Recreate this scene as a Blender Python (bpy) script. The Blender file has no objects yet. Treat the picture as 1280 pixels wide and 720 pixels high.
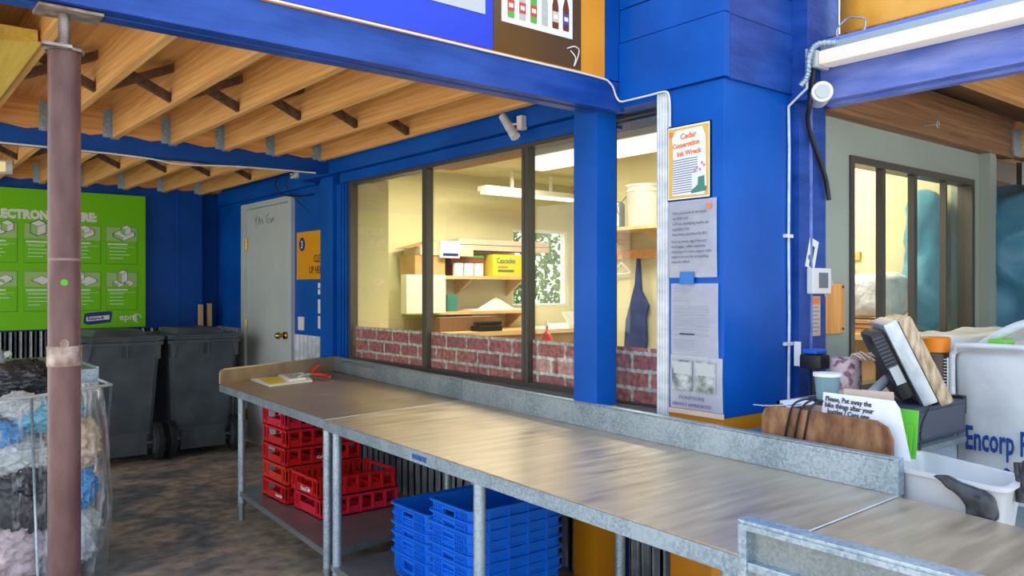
import bpy, bmesh, math, random
from mathutils import Vector, Matrix, noise
random.seed(7)
scene = bpy.context.scene
COL = scene.collection
PI = math.pi

# ------------------------------------------------------------------ camera
cam_data = bpy.data.cameras.new('camera')
cam_data.sensor_width = 36.0
cam_data.lens = 1012.0 / 1280.0 * 36.0
cam_data.clip_start = 0.05
cam_data.clip_end = 200
cam = bpy.data.objects.new('camera', cam_data)
COL.objects.link(cam)
cam.location = (0, 0, 1.42)
cam.rotation_euler = (PI / 2, 0, -math.radians(39.0))
scene.camera = cam

# ------------------------------------------------------------------ world, sun, exposure
world = bpy.data.worlds.new('world')
scene.world = world
world.use_nodes = True
wn = world.node_tree.nodes
wl = world.node_tree.links
bg = wn['Background']
tcw = wn.new('ShaderNodeTexCoord')
sep = wn.new('ShaderNodeSeparateXYZ')
rampw = wn.new('ShaderNodeValToRGB')
wl.new(tcw.outputs['Generated'], sep.inputs[0])
wl.new(sep.outputs['Z'], rampw.inputs[0])
rampw.color_ramp.elements[0].position = 0.0
rampw.color_ramp.elements[0].color = (0.95, 0.93, 0.88, 1)
rampw.color_ramp.elements[1].position = 0.6
rampw.color_ramp.elements[1].color = (0.55, 0.72, 1.0, 1)
wl.new(rampw.outputs[0], bg.inputs[0])
bg.inputs[1].default_value = 2.0

sun_d = bpy.data.lights.new('sun', 'SUN')
sun_d.energy = 13.0
sun_d.angle = math.radians(3)
sun_d.color = (1.0, 0.93, 0.82)
sun = bpy.data.objects.new('sun', sun_d)
COL.objects.link(sun)
sun.rotation_euler = (math.radians(48), 0, math.radians(168))

scene.view_settings.view_transform = 'Standard'
scene.view_settings.look = 'None'
scene.view_settings.gamma = 1.0
scene.view_settings.use_curve_mapping = False
scene.view_settings.exposure = 0.2

def area(name, loc, rot, sx, sy, power, color=(1, 1, 1)):
    d = bpy.data.lights.new(name, 'AREA')
    d.shape = 'RECTANGLE'; d.size = sx; d.size_y = sy
    d.energy = power; d.color = color
    o = bpy.data.objects.new(name, d)
    o.location = loc; o.rotation_euler = rot
    COL.objects.link(o)
    return o
# ceiling lamps of the room behind the windows
area('room_lamp', (4.2, 5.6, 2.50), (0, 0, 0), 1.6, 0.3, 45, (1, 0.90, 0.70))
area('room_lamp', (3.9, 3.5, 2.50), (0, 0, 0), 0.3, 1.2, 45, (1, 0.90, 0.70))
area('room_lamp', (4.3, 2.6, 2.50), (0, 0, 0), 0.8, 0.3, 18, (1, 0.90, 0.70))

# ------------------------------------------------------------------ materials
MATS = {}
def newmat(name, col=(0.5, 0.5, 0.5), rough=0.5, metal=0.0, spec=0.5):
    m = bpy.data.materials.new(name)
    m.use_nodes = True
    b = m.node_tree.nodes['Principled BSDF']
    b.inputs['Base Color'].default_value = (*col, 1)
    b.inputs['Roughness'].default_value = rough
    b.inputs['Metallic'].default_value = metal
    b.inputs['Specular IOR Level'].default_value = spec
    MATS[name] = m
    return m

def noisy(name, c1, c2, scale=6, stretch=(1, 1, 1), rough=0.5, metal=0.0, bump=0.0, detail=6, lo=0.35, hi=0.65,
          rough2=None, dist=0.0, bscale=None, bdist=0.01, spec=0.5):
    m = newmat(name, c1, rough, metal, spec)
    nt = m.node_tree; N = nt.nodes; L = nt.links; b = N['Principled BSDF']
    tc = N.new('ShaderNodeTexCoord'); mp = N.new('ShaderNodeMapping')
    mp.inputs['Scale'].default_value = stretch
    L.new(tc.outputs['Object'], mp.inputs[0])
    nz = N.new('ShaderNodeTexNoise'); nz.inputs['Scale'].default_value = scale
    nz.inputs['Detail'].default_value = detail; nz.inputs['Distortion'].default_value = dist
    L.new(mp.outputs[0], nz.inputs['Vector'])
    r = N.new('ShaderNodeValToRGB')
    r.color_ramp.elements[0].position = lo; r.color_ramp.elements[0].color = (*c1, 1)
    r.color_ramp.elements[1].position = hi; r.color_ramp.elements[1].color = (*c2, 1)
    L.new(nz.outputs[0], r.inputs[0]); L.new(r.outputs[0], b.inputs['Base Color'])
    if rough2 is not None:
        mr = N.new('ShaderNodeMapRange')
        mr.inputs['To Min'].default_value = rough; mr.inputs['To Max'].default_value = rough2
        mr.inputs['From Min'].default_value = lo; mr.inputs['From Max'].default_value = hi
        L.new(nz.outputs[0], mr.inputs[0]); L.new(mr.outputs[0], b.inputs['Roughness'])
    if bump:
        src = nz
        if bscale:
            src = N.new('ShaderNodeTexNoise'); src.inputs['Scale'].default_value = bscale
            src.inputs['Detail'].default_value = 5
            L.new(mp.outputs[0], src.inputs['Vector'])
        bp = N.new('ShaderNodeBump'); bp.inputs['Strength'].default_value = bump
        bp.inputs['Distance'].default_value = bdist
        L.new(src.outputs[0], bp.inputs['Height']); L.new(bp.outputs[0], b.inputs['Normal'])
    return m

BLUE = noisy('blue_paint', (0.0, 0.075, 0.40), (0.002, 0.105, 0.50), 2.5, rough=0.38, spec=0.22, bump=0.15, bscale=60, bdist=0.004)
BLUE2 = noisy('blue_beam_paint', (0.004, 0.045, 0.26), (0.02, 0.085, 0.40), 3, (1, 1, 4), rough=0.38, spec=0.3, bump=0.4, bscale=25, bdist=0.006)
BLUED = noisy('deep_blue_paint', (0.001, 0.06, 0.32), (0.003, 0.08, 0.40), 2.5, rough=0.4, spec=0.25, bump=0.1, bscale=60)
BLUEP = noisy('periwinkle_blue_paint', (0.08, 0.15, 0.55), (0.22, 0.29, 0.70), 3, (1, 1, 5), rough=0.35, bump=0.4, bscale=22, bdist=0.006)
ORANGE = noisy('orange_paint', (0.72, 0.27, 0.008), (0.82, 0.34, 0.015), 3, rough=0.4)
def woodmat(name, c1, c2, stretch):
    return noisy(name, c1, c2, 7, tuple(k * (1.5 if k > 1 else .45) for k in stretch), rough=0.62, bump=0.12, dist=0.5, lo=0.3, hi=0.7, bdist=0.003)
WOODY = woodmat('pine_along_y', (0.64, 0.29, 0.07), (0.92, 0.57, 0.21), (5, 0.45, 5))
WOODX = woodmat('pine_along_x', (0.60, 0.27, 0.07), (0.85, 0.46, 0.16), (0.45, 5, 5))
WOODK = woodmat('deck_plywood', (0.66, 0.32, 0.09), (0.90, 0.55, 0.2), (2.5, 0.5, 5))
WOODYEL = woodmat('yellow_stained_lumber', (0.75, 0.48, 0.05), (0.9, 0.66, 0.14), (5, 0.6, 5))
WOODB = woodmat('brown_header_wood', (0.17, 0.075, 0.032), (0.40, 0.20, 0.085), (0.5, 6, 6))
WOODD = woodmat('dark_bridging_wood', (0.05, 0.024, 0.012), (0.16, 0.085, 0.045), (3, 3, 3))
PLY = noisy('brown_particle_board', (0.15, 0.058, 0.022), (0.40, 0.20, 0.09), 26, (1, 1, 0.4), rough=0.6, bump=0.2)
PLYO = woodmat('orange_plywood', (0.72, 0.27, 0.05), (0.95, 0.47, 0.13), (5, 5, 0.7))
SHELFW = woodmat('shelf_pine', (0.62, 0.40, 0.18), (0.8, 0.58, 0.30), (0.6, 3, 4))
CARD = noisy('cardboard', (0.42, 0.25, 0.11), (0.55, 0.35, 0.17), 4, rough=0.8)
CARDW = noisy('pale_cardboard', (0.62, 0.47, 0.38), (0.72, 0.57, 0.47), 4, rough=0.8)
CREAM = noisy('cream_wall', (0.62, 0.58, 0.36), (0.68, 0.64, 0.42), 1.5, rough=0.7)
GREENW = noisy('grey_green_wall', (0.30, 0.37, 0.33), (0.36, 0.43, 0.38), 1.5, rough=0.6)
DOORM = noisy('pale_grey_door_paint', (0.50, 0.57, 0.58), (0.57, 0.63, 0.63), 2, rough=0.45)
WHITE = newmat('white_plastic', (0.78, 0.78, 0.76), 0.4)
WHITEF = noisy('white_weathered_metal', (0.50, 0.56, 0.60), (0.74, 0.78, 0.80), 6, (1, 1, 3), rough=0.4)
PAPER = noisy('paper', (0.78, 0.82, 0.90), (0.88, 0.90, 0.93), 14, rough=0.6)
PAPERS = noisy('glossy_sleeved_paper', (0.76, 0.80, 0.89), (0.90, 0.92, 0.94), 10, rough=0.18, bump=0.5, bscale=30, bdist=0.006)
INK = newmat('ink', (0.03, 0.035, 0.06), 0.6)
INKG = newmat('grey_ink', (0.22, 0.24, 0.32), 0.6)
BLACK = newmat('black_plastic', (0.012, 0.012, 0.014), 0.4)
DARK = newmat('dark_bronze_frame', (0.10, 0.092, 0.08), 0.4, 0.5)
CABLE = newmat('black_cable', (0.01, 0.01, 0.012), 0.4)
RED = noisy('red_plastic', (0.55, 0.008, 0.012), (0.68, 0.015, 0.02), 4, rough=0.35)
REDP = noisy('pinkish_red_plastic', (0.62, 0.012, 0.04), (0.74, 0.02, 0.06), 4, rough=0.35)
REDO = noisy('orange_red_plastic', (0.66, 0.03, 0.012), (0.76, 0.05, 0.02), 4, rough=0.35)
CRB = noisy('bright_blue_plastic', (0.0, 0.14, 0.74), (0.004, 0.18, 0.86), 3, rough=0.35)
BIN = noisy('charcoal_bin_plastic', (0.06, 0.08, 0.098), (0.10, 0.125, 0.145), 5, rough=0.45, rough2=0.6, bump=0.1, bscale=50)
RUBBER = newmat('black_rubber', (0.02, 0.022, 0.025), 0.7)
BRASS = newmat('brass', (0.55, 0.36, 0.08), 0.25, 1.0)
CONC_BOUNCE = noisy('pale_bounce_concrete', (0.42, 0.38, 0.32), (0.52, 0.48, 0.42), 3, rough=0.85)  # made paler than the main floor to bounce fill light onto the joists
SIGNG = newmat('green_sign', (0.18, 0.62, 0.003), 0.4, 0, 0.25)
SIGNG2 = newmat('pale_green_print', (0.36, 0.62, 0.20), 0.4)
SIGND = newmat('dark_green_print', (0.02, 0.12, 0.008), 0.5)
SIGNM = newmat('mid_green_print', (0.08, 0.36, 0.006), 0.5)
PWHITE = newmat('white_print', (0.82, 0.86, 0.84), 0.5)
NAVY = newmat('navy_print', (0.01, 0.03, 0.20), 0.5)
SBLUE = newmat('royal_blue_sign', (0.0, 0.045, 0.62), 0.3)
SBROWN = newmat('dark_brown_sign', (0.10, 0.050, 0.012), 0.25)
GREYP = newmat('grey_print', (0.50, 0.55, 0.56), 0.45)
ORP = newmat('orange_print', (0.85, 0.24, 0.06), 0.5)
YEP = newmat('yellow_print', (0.80, 0.62, 0.02), 0.5)
PINKP = newmat('pink_print', (0.70, 0.20, 0.40), 0.5)
BOOT = newmat('boot_green_print', (0.06, 0.24, 0.20), 0.5)
LIME = newmat('lime_plastic', (0.16, 0.62, 0.05), 0.4)
BROWNG = newmat('brown_glass_print', (0.16, 0.04, 0.012), 0.3)
GREENG = newmat('green_glass_print', (0.10, 0.42, 0.06), 0.3)
CLEARG = newmat('clear_glass_print', (0.50, 0.50, 0.46), 0.3)
REDL = newmat('red_label_print', (0.62, 0.05, 0.03), 0.4)
PURP = newmat('purple_label_print', (0.10, 0.06, 0.35), 0.4)
TEAL = newmat('teal_box', (0.01, 0.13, 0.15), 0.5)
APRON = noisy('navy_cloth', (0.02, 0.035, 0.14), (0.04, 0.06, 0.2), 8, rough=0.85)
MUG = noisy('pink_floral_ceramic', (0.55, 0.42, 0.42), (0.20, 0.07, 0.12), 28, rough=0.3, lo=0.52, hi=0.6)
FOIL = noisy('tan_plastic_wrap', (0.30, 0.20, 0.11), (0.62, 0.50, 0.34), 16, (1, 6, 1), rough=0.2, bump=0.6, bdist=0.01)
SILVER = noisy('silver_plastic', (0.42, 0.48, 0.54), (0.56, 0.62, 0.68), 20, rough=0.3, metal=0.4)
TUB = noisy('off_white_tub', (0.60, 0.62, 0.63), (0.72, 0.73, 0.74), 5, rough=0.4)
GLOVE = noisy('black_glove_leather', (0.02, 0.022, 0.026), (0.06, 0.065, 0.075), 14, rough=0.35, bump=0.5, bdist=0.01)
REGM = newmat('dark_slate_register', (0.055, 0.065, 0.10), 0.45)
PIPE = noisy('maroon_pipe_paint', (0.075, 0.026, 0.024), (0.15, 0.070, 0.066), 5, (3, 3, 1), rough=0.35, bump=0.15, bscale=40)
RUST = noisy('bare_rusty_steel', (0.20, 0.12, 0.09), (0.5, 0.42, 0.36), 22, rough=0.5, metal=0.4)
ROD = noisy('threaded_rod_steel', (0.20, 0.16, 0.15), (0.42, 0.38, 0.36), 16, rough=0.4, metal=0.7)
FOLI = noisy('leaf_green', (0.05, 0.13, 0.02), (0.30, 0.42, 0.10), 8, rough=0.7)
GCASE = newmat('clear_blue_cup', (0.30, 0.50, 0.56), 0.15)
GCASE.node_tree.nodes['Principled BSDF'].inputs['Alpha'].default_value = 0.55

def steel(name, c1, c2, stretch, rough, r2, sc=5):
    m = noisy(name, c1, c2, sc, stretch, rough=rough, metal=0.6, rough2=r2, detail=8, lo=0.3, hi=0.7, bump=0.06, bdist=0.003)
    return m
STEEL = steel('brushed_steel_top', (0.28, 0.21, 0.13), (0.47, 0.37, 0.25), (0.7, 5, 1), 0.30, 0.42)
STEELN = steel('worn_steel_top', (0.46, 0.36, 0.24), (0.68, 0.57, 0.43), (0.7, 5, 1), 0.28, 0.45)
def galv(name, c1, c2, sc=45):
    m = newmat(name, c1, 0.42, 0.65)
    nt = m.node_tree; N = nt.nodes; L = nt.links; b = N['Principled BSDF']
    tc = N.new('ShaderNodeTexCoord')
    v = N.new('ShaderNodeTexVoronoi'); v.inputs['Scale'].default_value = sc
    n = N.new('ShaderNodeTexNoise'); n.inputs['Scale'].default_value = 5
    L.new(tc.outputs['Object'], v.inputs['Vector']); L.new(tc.outputs['Object'], n.inputs['Vector'])
    sp = N.new('ShaderNodeSeparateColor'); L.new(v.outputs['Color'], sp.inputs[0])
    mx = N.new('ShaderNodeMath'); mx.operation = 'MULTIPLY_ADD'; mx.inputs[1].default_value = 0.45
    L.new(sp.outputs[0], mx.inputs[0]); L.new(n.outputs[0], mx.inputs[2])
    r = N.new('ShaderNodeValToRGB')
    r.color_ramp.elements[0].position = 0.35; r.color_ramp.elements[0].color = (*c1, 1)
    r.color_ramp.elements[1].position = 0.95; r.color_ramp.elements[1].color = (*c2, 1)
    L.new(mx.outputs[0], r.inputs[0]); L.new(r.outputs[0], b.inputs['Base Color'])
    return m
GALV = galv('galvanised_steel', (0.24, 0.34, 0.41), (0.50, 0.61, 0.68), 130)
GALVD = galv('dull_galvanised_steel', (0.22, 0.26, 0.27), (0.32, 0.37, 0.38), 180)
CORR = galv('corrugated_zinc', (0.44, 0.50, 0.55), (0.66, 0.71, 0.75), 20)
CORR.node_tree.nodes['Principled BSDF'].inputs['Metallic'].default_value = 0.3

def floormat():
    m = newmat('stained_concrete', rough=0.6)
    nt = m.node_tree; N = nt.nodes; L = nt.links; b = N['Principled BSDF']
    tc = N.new('ShaderNodeTexCoord')
    n1 = N.new('ShaderNodeTexNoise'); n1.inputs['Scale'].default_value = 1.3; n1.inputs['Detail'].default_value = 9; n1.inputs['Distortion'].default_value = 1.5
    n2 = N.new('ShaderNodeTexNoise'); n2.inputs['Scale'].default_value = 11; n2.inputs['Detail'].default_value = 9
    L.new(tc.outputs['Object'], n1.inputs['Vector']); L.new(tc.outputs['Object'], n2.inputs['Vector'])
    r1 = N.new('ShaderNodeValToRGB'); e = r1.color_ramp.elements
    e[0].position = 0.36; e[0].color = (0.20, 0.21, 0.22, 1)
    e[1].position = 0.68; e[1].color = (0.60, 0.48, 0.33, 1)
    e2 = e.new(0.50); e2.color = (0.40, 0.35, 0.28, 1)
    r2 = N.new('ShaderNodeValToRGB')
    r2.color_ramp.elements[0].position = 0.3; r2.color_ramp.elements[0].color = (0.45, 0.47, 0.5, 1)
    r2.color_ramp.elements[1].position = 0.7; r2.color_ramp.elements[1].color = (1.25, 1.2, 1.15, 1)
    L.new(n1.outputs[0], r1.inputs[0]); L.new(n2.outputs[0], r2.inputs[0])
    mx = N.new('ShaderNodeMix'); mx.data_type = 'RGBA'; mx.blend_type = 'MULTIPLY'; mx.inputs[0].default_value = 1
    L.new(r1.outputs[0], mx.inputs[6]); L.new(r2.outputs[0], mx.inputs[7])
    L.new(mx.outputs[2], b.inputs['Base Color'])
    mr = N.new('ShaderNodeMapRange'); mr.inputs['To Min'].default_value = 0.3; mr.inputs['To Max'].default_value = 0.75
    L.new(n1.outputs[0], mr.inputs[0]); L.new(mr.outputs[0], b.inputs['Roughness'])
    bp = N.new('ShaderNodeBump'); bp.inputs['Strength'].default_value = 0.3; bp.inputs['Distance'].default_value = 0.01
    L.new(n2.outputs[0], bp.inputs['Height']); L.new(bp.outputs[0], b.inputs['Normal'])
    return m
FLOORM = floormat()

def brickmat():
    m = newmat('brick_film', rough=0.6)
    nt = m.node_tree; N = nt.nodes; L = nt.links; b = N['Principled BSDF']
    tc = N.new('ShaderNodeTexCoord'); sp = N.new('ShaderNodeSeparateXYZ'); cb = N.new('ShaderNodeCombineXYZ')
    L.new(tc.outputs['Object'], sp.inputs[0]); L.new(sp.outputs['Y'], cb.inputs[0]); L.new(sp.outputs['Z'], cb.inputs[1])
    nz = N.new('ShaderNodeTexNoise'); nz.inputs['Scale'].default_value = 26; nz.inputs['Detail'].default_value = 4
    L.new(tc.outputs['Object'], nz.inputs['Vector'])
    sub = N.new('ShaderNodeVectorMath'); sub.operation = 'MULTIPLY_ADD'; sub.inputs[1].default_value = (0.012, 0.012, 0)
    L.new(nz.outputs['Color'], sub.inputs[0]); L.new(cb.outputs[0], sub.inputs[2])
    br = N.new('ShaderNodeTexBrick')
    br.inputs['Scale'].default_value = 1.0
    br.inputs['Brick Width'].default_value = 0.21; br.inputs['Row Height'].default_value = 0.080
    br.inputs['Mortar Size'].default_value = 0.009; br.inputs['Mortar Smooth'].default_value = 0.25
    br.inputs['Color1'].default_value = (0.60, 0.20, 0.19, 1); br.inputs['Color2'].default_value = (0.46, 0.15, 0.18, 1)
    br.inputs['Mortar'].default_value = (0.66, 0.68, 0.64, 1)
    L.new(sub.outputs[0], br.inputs['Vector'])
    n3 = N.new('ShaderNodeTexNoise'); n3.inputs['Scale'].default_value = 38; n3.inputs['Detail'].default_value = 6
    L.new(tc.outputs['Object'], n3.inputs['Vector'])
    r = N.new('ShaderNodeValToRGB'); r.color_ramp.elements[0].position = 0.32; r.color_ramp.elements[0].color = (0.5, 0.5, 0.55, 1)
    r.color_ramp.elements[1].position = 0.7; r.color_ramp.elements[1].color = (1.35, 1.4, 1.45, 1)
    L.new(n3.outputs[0], r.inputs[0])
    mx = N.new('ShaderNodeMix'); mx.data_type = 'RGBA'; mx.blend_type = 'MULTIPLY'; mx.inputs[0].default_value = 1
    L.new(br.outputs[0], mx.inputs[6]); L.new(r.outputs[0], mx.inputs[7]); L.new(mx.outputs[2], b.inputs['Base Color'])
    return m
BRICK = brickmat()

def clearmat(name, tint, gloss_r, bias, bumpscale=0, amount=0.5, film=0.0, filmcol=(0.8, 0.85, 0.9)):
    m = bpy.data.materials.new(name); m.use_nodes = True
    nt = m.node_tree; N = nt.nodes; L = nt.links
    N.remove(N['Principled BSDF']); out = N['Material Output']
    tr = N.new('ShaderNodeBsdfTransparent'); tr.inputs[0].default_value = (*tint, 1)
    gl = N.new('ShaderNodeBsdfGlossy'); gl.inputs['Roughness'].default_value = gloss_r
    fr = N.new('ShaderNodeFresnel'); fr.inputs[0].default_value = bias
    geo = N.new('ShaderNodeNewGeometry'); mrb = N.new('ShaderNodeMapRange')   # same ior on both faces of a thin pane
    mrb.inputs['To Min'].default_value = bias; mrb.inputs['To Max'].default_value = 1.0 / bias
    L.new(geo.outputs['Backfacing'], mrb.inputs[0]); L.new(mrb.outputs[0], fr.inputs[0])
    mx = N.new('ShaderNodeMixShader')
    base = tr
    if film:
        df = N.new('ShaderNodeBsdfDiffuse'); df.inputs[0].default_value = (*filmcol, 1)
        m2 = N.new('ShaderNodeMixShader')
        tc = N.new('ShaderNodeTexCoord'); mp = N.new('ShaderNodeMapping'); mp.inputs['Scale'].default_value = (13, 13, 2.2)
        nz = N.new('ShaderNodeTexNoise'); nz.inputs['Scale'].default_value = 2.2; nz.inputs['Detail'].default_value = 7; nz.inputs['Distortion'].default_value = 1.0
        L.new(tc.outputs['Object'], mp.inputs[0]); L.new(mp.outputs[0], nz.inputs['Vector'])
        mr = N.new('ShaderNodeMapRange'); mr.inputs['From Min'].default_value = 0.5; mr.inputs['From Max'].default_value = 0.75
        mr.inputs['To Min'].default_value = 0.03; mr.inputs['To Max'].default_value = film
        L.new(nz.outputs[0], mr.inputs[0]); L.new(mr.outputs[0], m2.inputs[0])
        L.new(tr.outputs[0], m2.inputs[1]); L.new(df.outputs[0], m2.inputs[2]); base = m2
        bp = N.new('ShaderNodeBump'); bp.inputs['Strength'].default_value = 1.0; bp.inputs['Distance'].default_value = 0.03
        L.new(nz.outputs[0], bp.inputs['Height']); L.new(bp.outputs[0], gl.inputs['Normal']); L.new(bp.outputs[0], fr.inputs['Normal'])
    L.new(fr.outputs[0], mx.inputs[0]); L.new(base.outputs[0], mx.inputs[1]); L.new(gl.outputs[0], mx.inputs[2])
    L.new(mx.outputs[0], out.inputs[0])
    return m
GLASS = clearmat('window_glass', (0.95, 0.97, 0.94), 0.0, 1.42)
CLEARBAG = clearmat('clear_polythene', (0.96, 0.98, 0.99), 0.06, 1.45, film=0.5)
SLEEVE = clearmat('clear_sleeve', (0.95, 0.96, 0.98), 0.08, 1.5, film=0.25)

def emit(name, col, s):
    m = newmat(name, col, 0.5)
    b = m.node_tree.nodes['Principled BSDF']
    b.inputs['Emission Color'].default_value = (*col, 1); b.inputs['Emission Strength'].default_value = s
    return m
TUBE = emit('lit_lamp_lens', (0.80, 0.70, 0.58), 0.3)
TUBE2 = emit('room_lamp_lens', (1.0, 0.94, 0.80), 1.1)
TARP = noisy('blue_tarpaulin', (0.07, 0.26, 0.42), (0.16, 0.42, 0.60), 3, rough=0.45, bump=0.4, bscale=9, bdist=0.03)
WBAG = noisy('white_woven_bag', (0.52, 0.55, 0.57), (0.66, 0.69, 0.70), 4, rough=0.6, bump=0.35, bscale=7, bdist=0.03)
def bagmat(name, c, c2=None, r=0.25):
    return noisy(name, c, c2 or tuple(min(1, x * 1.5 + .02) for x in c), 9, rough=r, bump=0.9, bscale=12, bdist=0.02)
BGW = bagmat('white_bag_plastic', (0.50, 0.54, 0.56)); BGK = bagmat('black_bag_plastic', (0.010, 0.012, 0.016), (0.05, 0.055, 0.065), 0.15)
BGB = bagmat('blue_bag_plastic', (0.02, 0.24, 0.55)); BGC = bagmat('cyan_bag_plastic', (0.10, 0.40, 0.55))
BGT = bagmat('tan_bag_plastic', (0.55, 0.42, 0.30)); BGG = bagmat('green_bag_plastic', (0.05, 0.42, 0.10)); BGP = bagmat('pink_white_plastic', (0.58, 0.46, 0.48))

# ------------------------------------------------------------------ helpers
def box(bm, x0, x1, y0, y1, z0, z1, bev=0.0, mtx=None):
    r = bmesh.ops.create_cube(bm, size=1.0)
    vs = r['verts']
    for v in vs:
        v.co = Vector(((x0 + x1) / 2 + v.co.x * (x1 - x0), (y0 + y1) / 2 + v.co.y * (y1 - y0), (z0 + z1) / 2 + v.co.z * (z1 - z0)))
    if mtx is not None:
        for v in vs: v.co = mtx @ v.co
    if bev:
        es = list({e for v in vs for e in v.link_edges})
        bmesh.ops.bevel(bm, geom=es, offset=bev, segments=2, affect='EDGES', profile=0.7)
    return vs

def prism(bm, pts, z0, z1, bev=0.0):
    a = [bm.verts.new((p[0], p[1], z0)) for p in pts]
    b = [bm.verts.new((p[0], p[1], z1)) for p in pts]
    n = len(pts); fs = []
    for i in range(n):
        fs.append(bm.faces.new((a[i], a[(i + 1) % n], b[(i + 1) % n], b[i])))
    fs.append(bm.faces.new(a[::-1])); fs.append(bm.faces.new(b))
    bmesh.ops.recalc_face_normals(bm, faces=fs)
    if bev:
        es = list({e for f in fs for e in f.edges})
        bmesh.ops.bevel(bm, geom=es, offset=bev, segments=2, affect='EDGES')

def extr(bm, pts3, d):
    """polygon in space (list of points) given thickness vector d"""
    d = Vector(d)
    a = [bm.verts.new(Vector(p)) for p in pts3]
    b = [bm.verts.new(Vector(p) + d) for p in pts3]
    n = len(a); fs = []
    for i in range(n):
        fs.append(bm.faces.new((a[i], a[(i + 1) % n], b[(i + 1) % n], b[i])))
    fs.append(bm.faces.new(a[::-1])); fs.append(bm.faces.new(b))
    bmesh.ops.recalc_face_normals(bm, faces=fs)

def cyl(bm, p0, p1, r0, r1=None, seg=20, cap=True):
    p0 = Vector(p0); p1 = Vector(p1); r1 = r0 if r1 is None else r1
    d = (p1 - p0); L = d.length
    q = Vector((0, 0, 1)).rotation_difference(d.normalized()).to_matrix().to_4x4()
    m = Matrix.Translation((p0 + p1) / 2) @ q
    bmesh.ops.create_cone(bm, cap_ends=cap, segments=seg, radius1=r0, radius2=r1, depth=L, matrix=m)

def tube(bm, pts, r, seg=8):
    pts = [Vector(p) for p in pts]
    rings = []
    for i, p in enumerate(pts):
        t = (pts[min(i + 1, len(pts) - 1)] - pts[max(i - 1, 0)]).normalized()
        up = Vector((0, 0, 1)) if abs(t.z) < 0.9 else Vector((1, 0, 0))
        a = t.cross(up).normalized(); b = t.cross(a).normalized()
        rings.append([bm.verts.new(p + (a * math.cos(k * 2 * PI / seg) + b * math.sin(k * 2 * PI / seg)) * r) for k in range(seg)])
    for i in range(len(rings) - 1):
        for k in range(seg):
            bm.faces.new((rings[i][k], rings[i][(k + 1) % seg], rings[i + 1][(k + 1) % seg], rings[i + 1][k]))
    bm.faces.new(rings[0]); bm.faces.new(rings[-1][::-1])

def smooth_path(pts, n=8):
    pts = [Vector(p) for p in pts]; out = []
    for i in range(len(pts) - 1):
        p0 = pts[max(i - 1, 0)]; p1 = pts[i]; p2 = pts[i + 1]; p3 = pts[min(i + 2, len(pts) - 1)]
        for k in range(n):
            t = k / n
            out.append(0.5 * ((2 * p1) + (p2 - p0) * t + (2 * p0 - 5 * p1 + 4 * p2 - p3) * t * t + (3 * p1 - p0 - 3 * p2 + p3) * t ** 3))
    out.append(pts[-1]); return out

def lathe(bm, prof, c=(0, 0, 0), seg=28):
    rings = []
    for r, z in prof:
        rings.append([bm.verts.new((c[0] + r * math.cos(k * 2 * PI / seg), c[1] + r * math.sin(k * 2 * PI / seg), c[2] + z)) for k in range(seg)])
    for i in range(len(rings) - 1):
        for k in range(seg):
            bm.faces.new((rings[i][k], rings[i][(k + 1) % seg], rings[i + 1][(k + 1) % seg], rings[i + 1][k]))
    bm.faces.new(rings[0][::-1]); bm.faces.new(rings[-1])

def blob(bm, c, s, amp=0.18, fr=2.2, sub=4, seed=0, crease=0.5):
    r = bmesh.ops.create_icosphere(bm, subdivisions=sub, radius=1.0)
    o = Vector((seed * 7.3, seed * 3.1, seed * 5.7))
    for v in r['verts']:
        d = v.co.normalized()
        n = noise.noise(d * fr + o) * 0.6 + (0.5 - abs(noise.noise(d * fr * 2.3 + o))) * crease * 0.7 + noise.noise(d * fr * 5 + o) * 0.25
        k = 1 + amp * n * 2
        v.co = Vector((c[0] + d.x * s[0] * k, c[1] + d.y * s[1] * k, c[2] + d.z * s[2] * k))

def link(name, bm, mat, parent=None, smooth=False):
    me = bpy.data.meshes.new(name)
    if parent is not None:
        off = Vector((0, 0, 0)); p = parent
        while p is not None:
            off += p.location; p = p.parent
        bmesh.ops.translate(bm, verts=bm.verts[:], vec=-off)
    if smooth:
        for f in bm.faces: f.smooth = True
    bm.to_mesh(me); bm.free()
    me.materials.append(mat)
    o = bpy.data.objects.new(name, me)
    COL.objects.link(o)
    if parent is not None: o.parent = parent
    if smooth == 'auto':
        try:
            me.set_sharp_from_angle(angle=math.radians(35))
        except Exception: pass
    return o

def P(name, mat, parent, *boxes, bev=0.0, label=None):
    bm = bmesh.new()
    for b in boxes: box(bm, *b, bev=bev)
    o = link(name, bm, mat, parent)
    if label: o['label'] = label
    return o

def thing(name, loc, label, cat, group=None):
    o = bpy.data.objects.new(name, None); o.location = loc
    o.empty_display_size = 0.1
    COL.objects.link(o)
    return tag(o, label, cat, group)

def tag(o, label, cat, group=None, kind=None):
    o['label'] = label; o['category'] = cat
    if group: o['group'] = group
    if kind: o['kind'] = kind
    return o

def recenter(o):
    """move a single-mesh thing's origin to its base centre"""
    vs = [v.co for v in o.data.vertices]
    c = Vector(((min(v.x for v in vs) + max(v.x for v in vs)) / 2, (min(v.y for v in vs) + max(v.y for v in vs)) / 2, min(v.z for v in vs)))
    o.data.transform(Matrix.Translation(-c)); o.location = c
    return o

def single(name, bm, mat, label, cat, group=None, smooth=False):
    o = link(name, bm, mat, None, smooth)
    recenter(o)
    return tag(o, label, cat, group)

def struct(name, bm, mat, parent=None, smooth=False):
    o = link(name, bm, mat, parent, smooth)
    o['kind'] = 'structure'
    return o

def dup(root, loc, label=None, group=None):
    r = root.copy(); COL.objects.link(r); r.location = loc
    if label: r['label'] = label
    if group: r['group'] = group
    for ch in list(root.children):
        c = ch.copy(); COL.objects.link(c); c.parent = r
        for g in list(ch.children):
            d = g.copy(); COL.objects.link(d); d.parent = c
    return r

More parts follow.
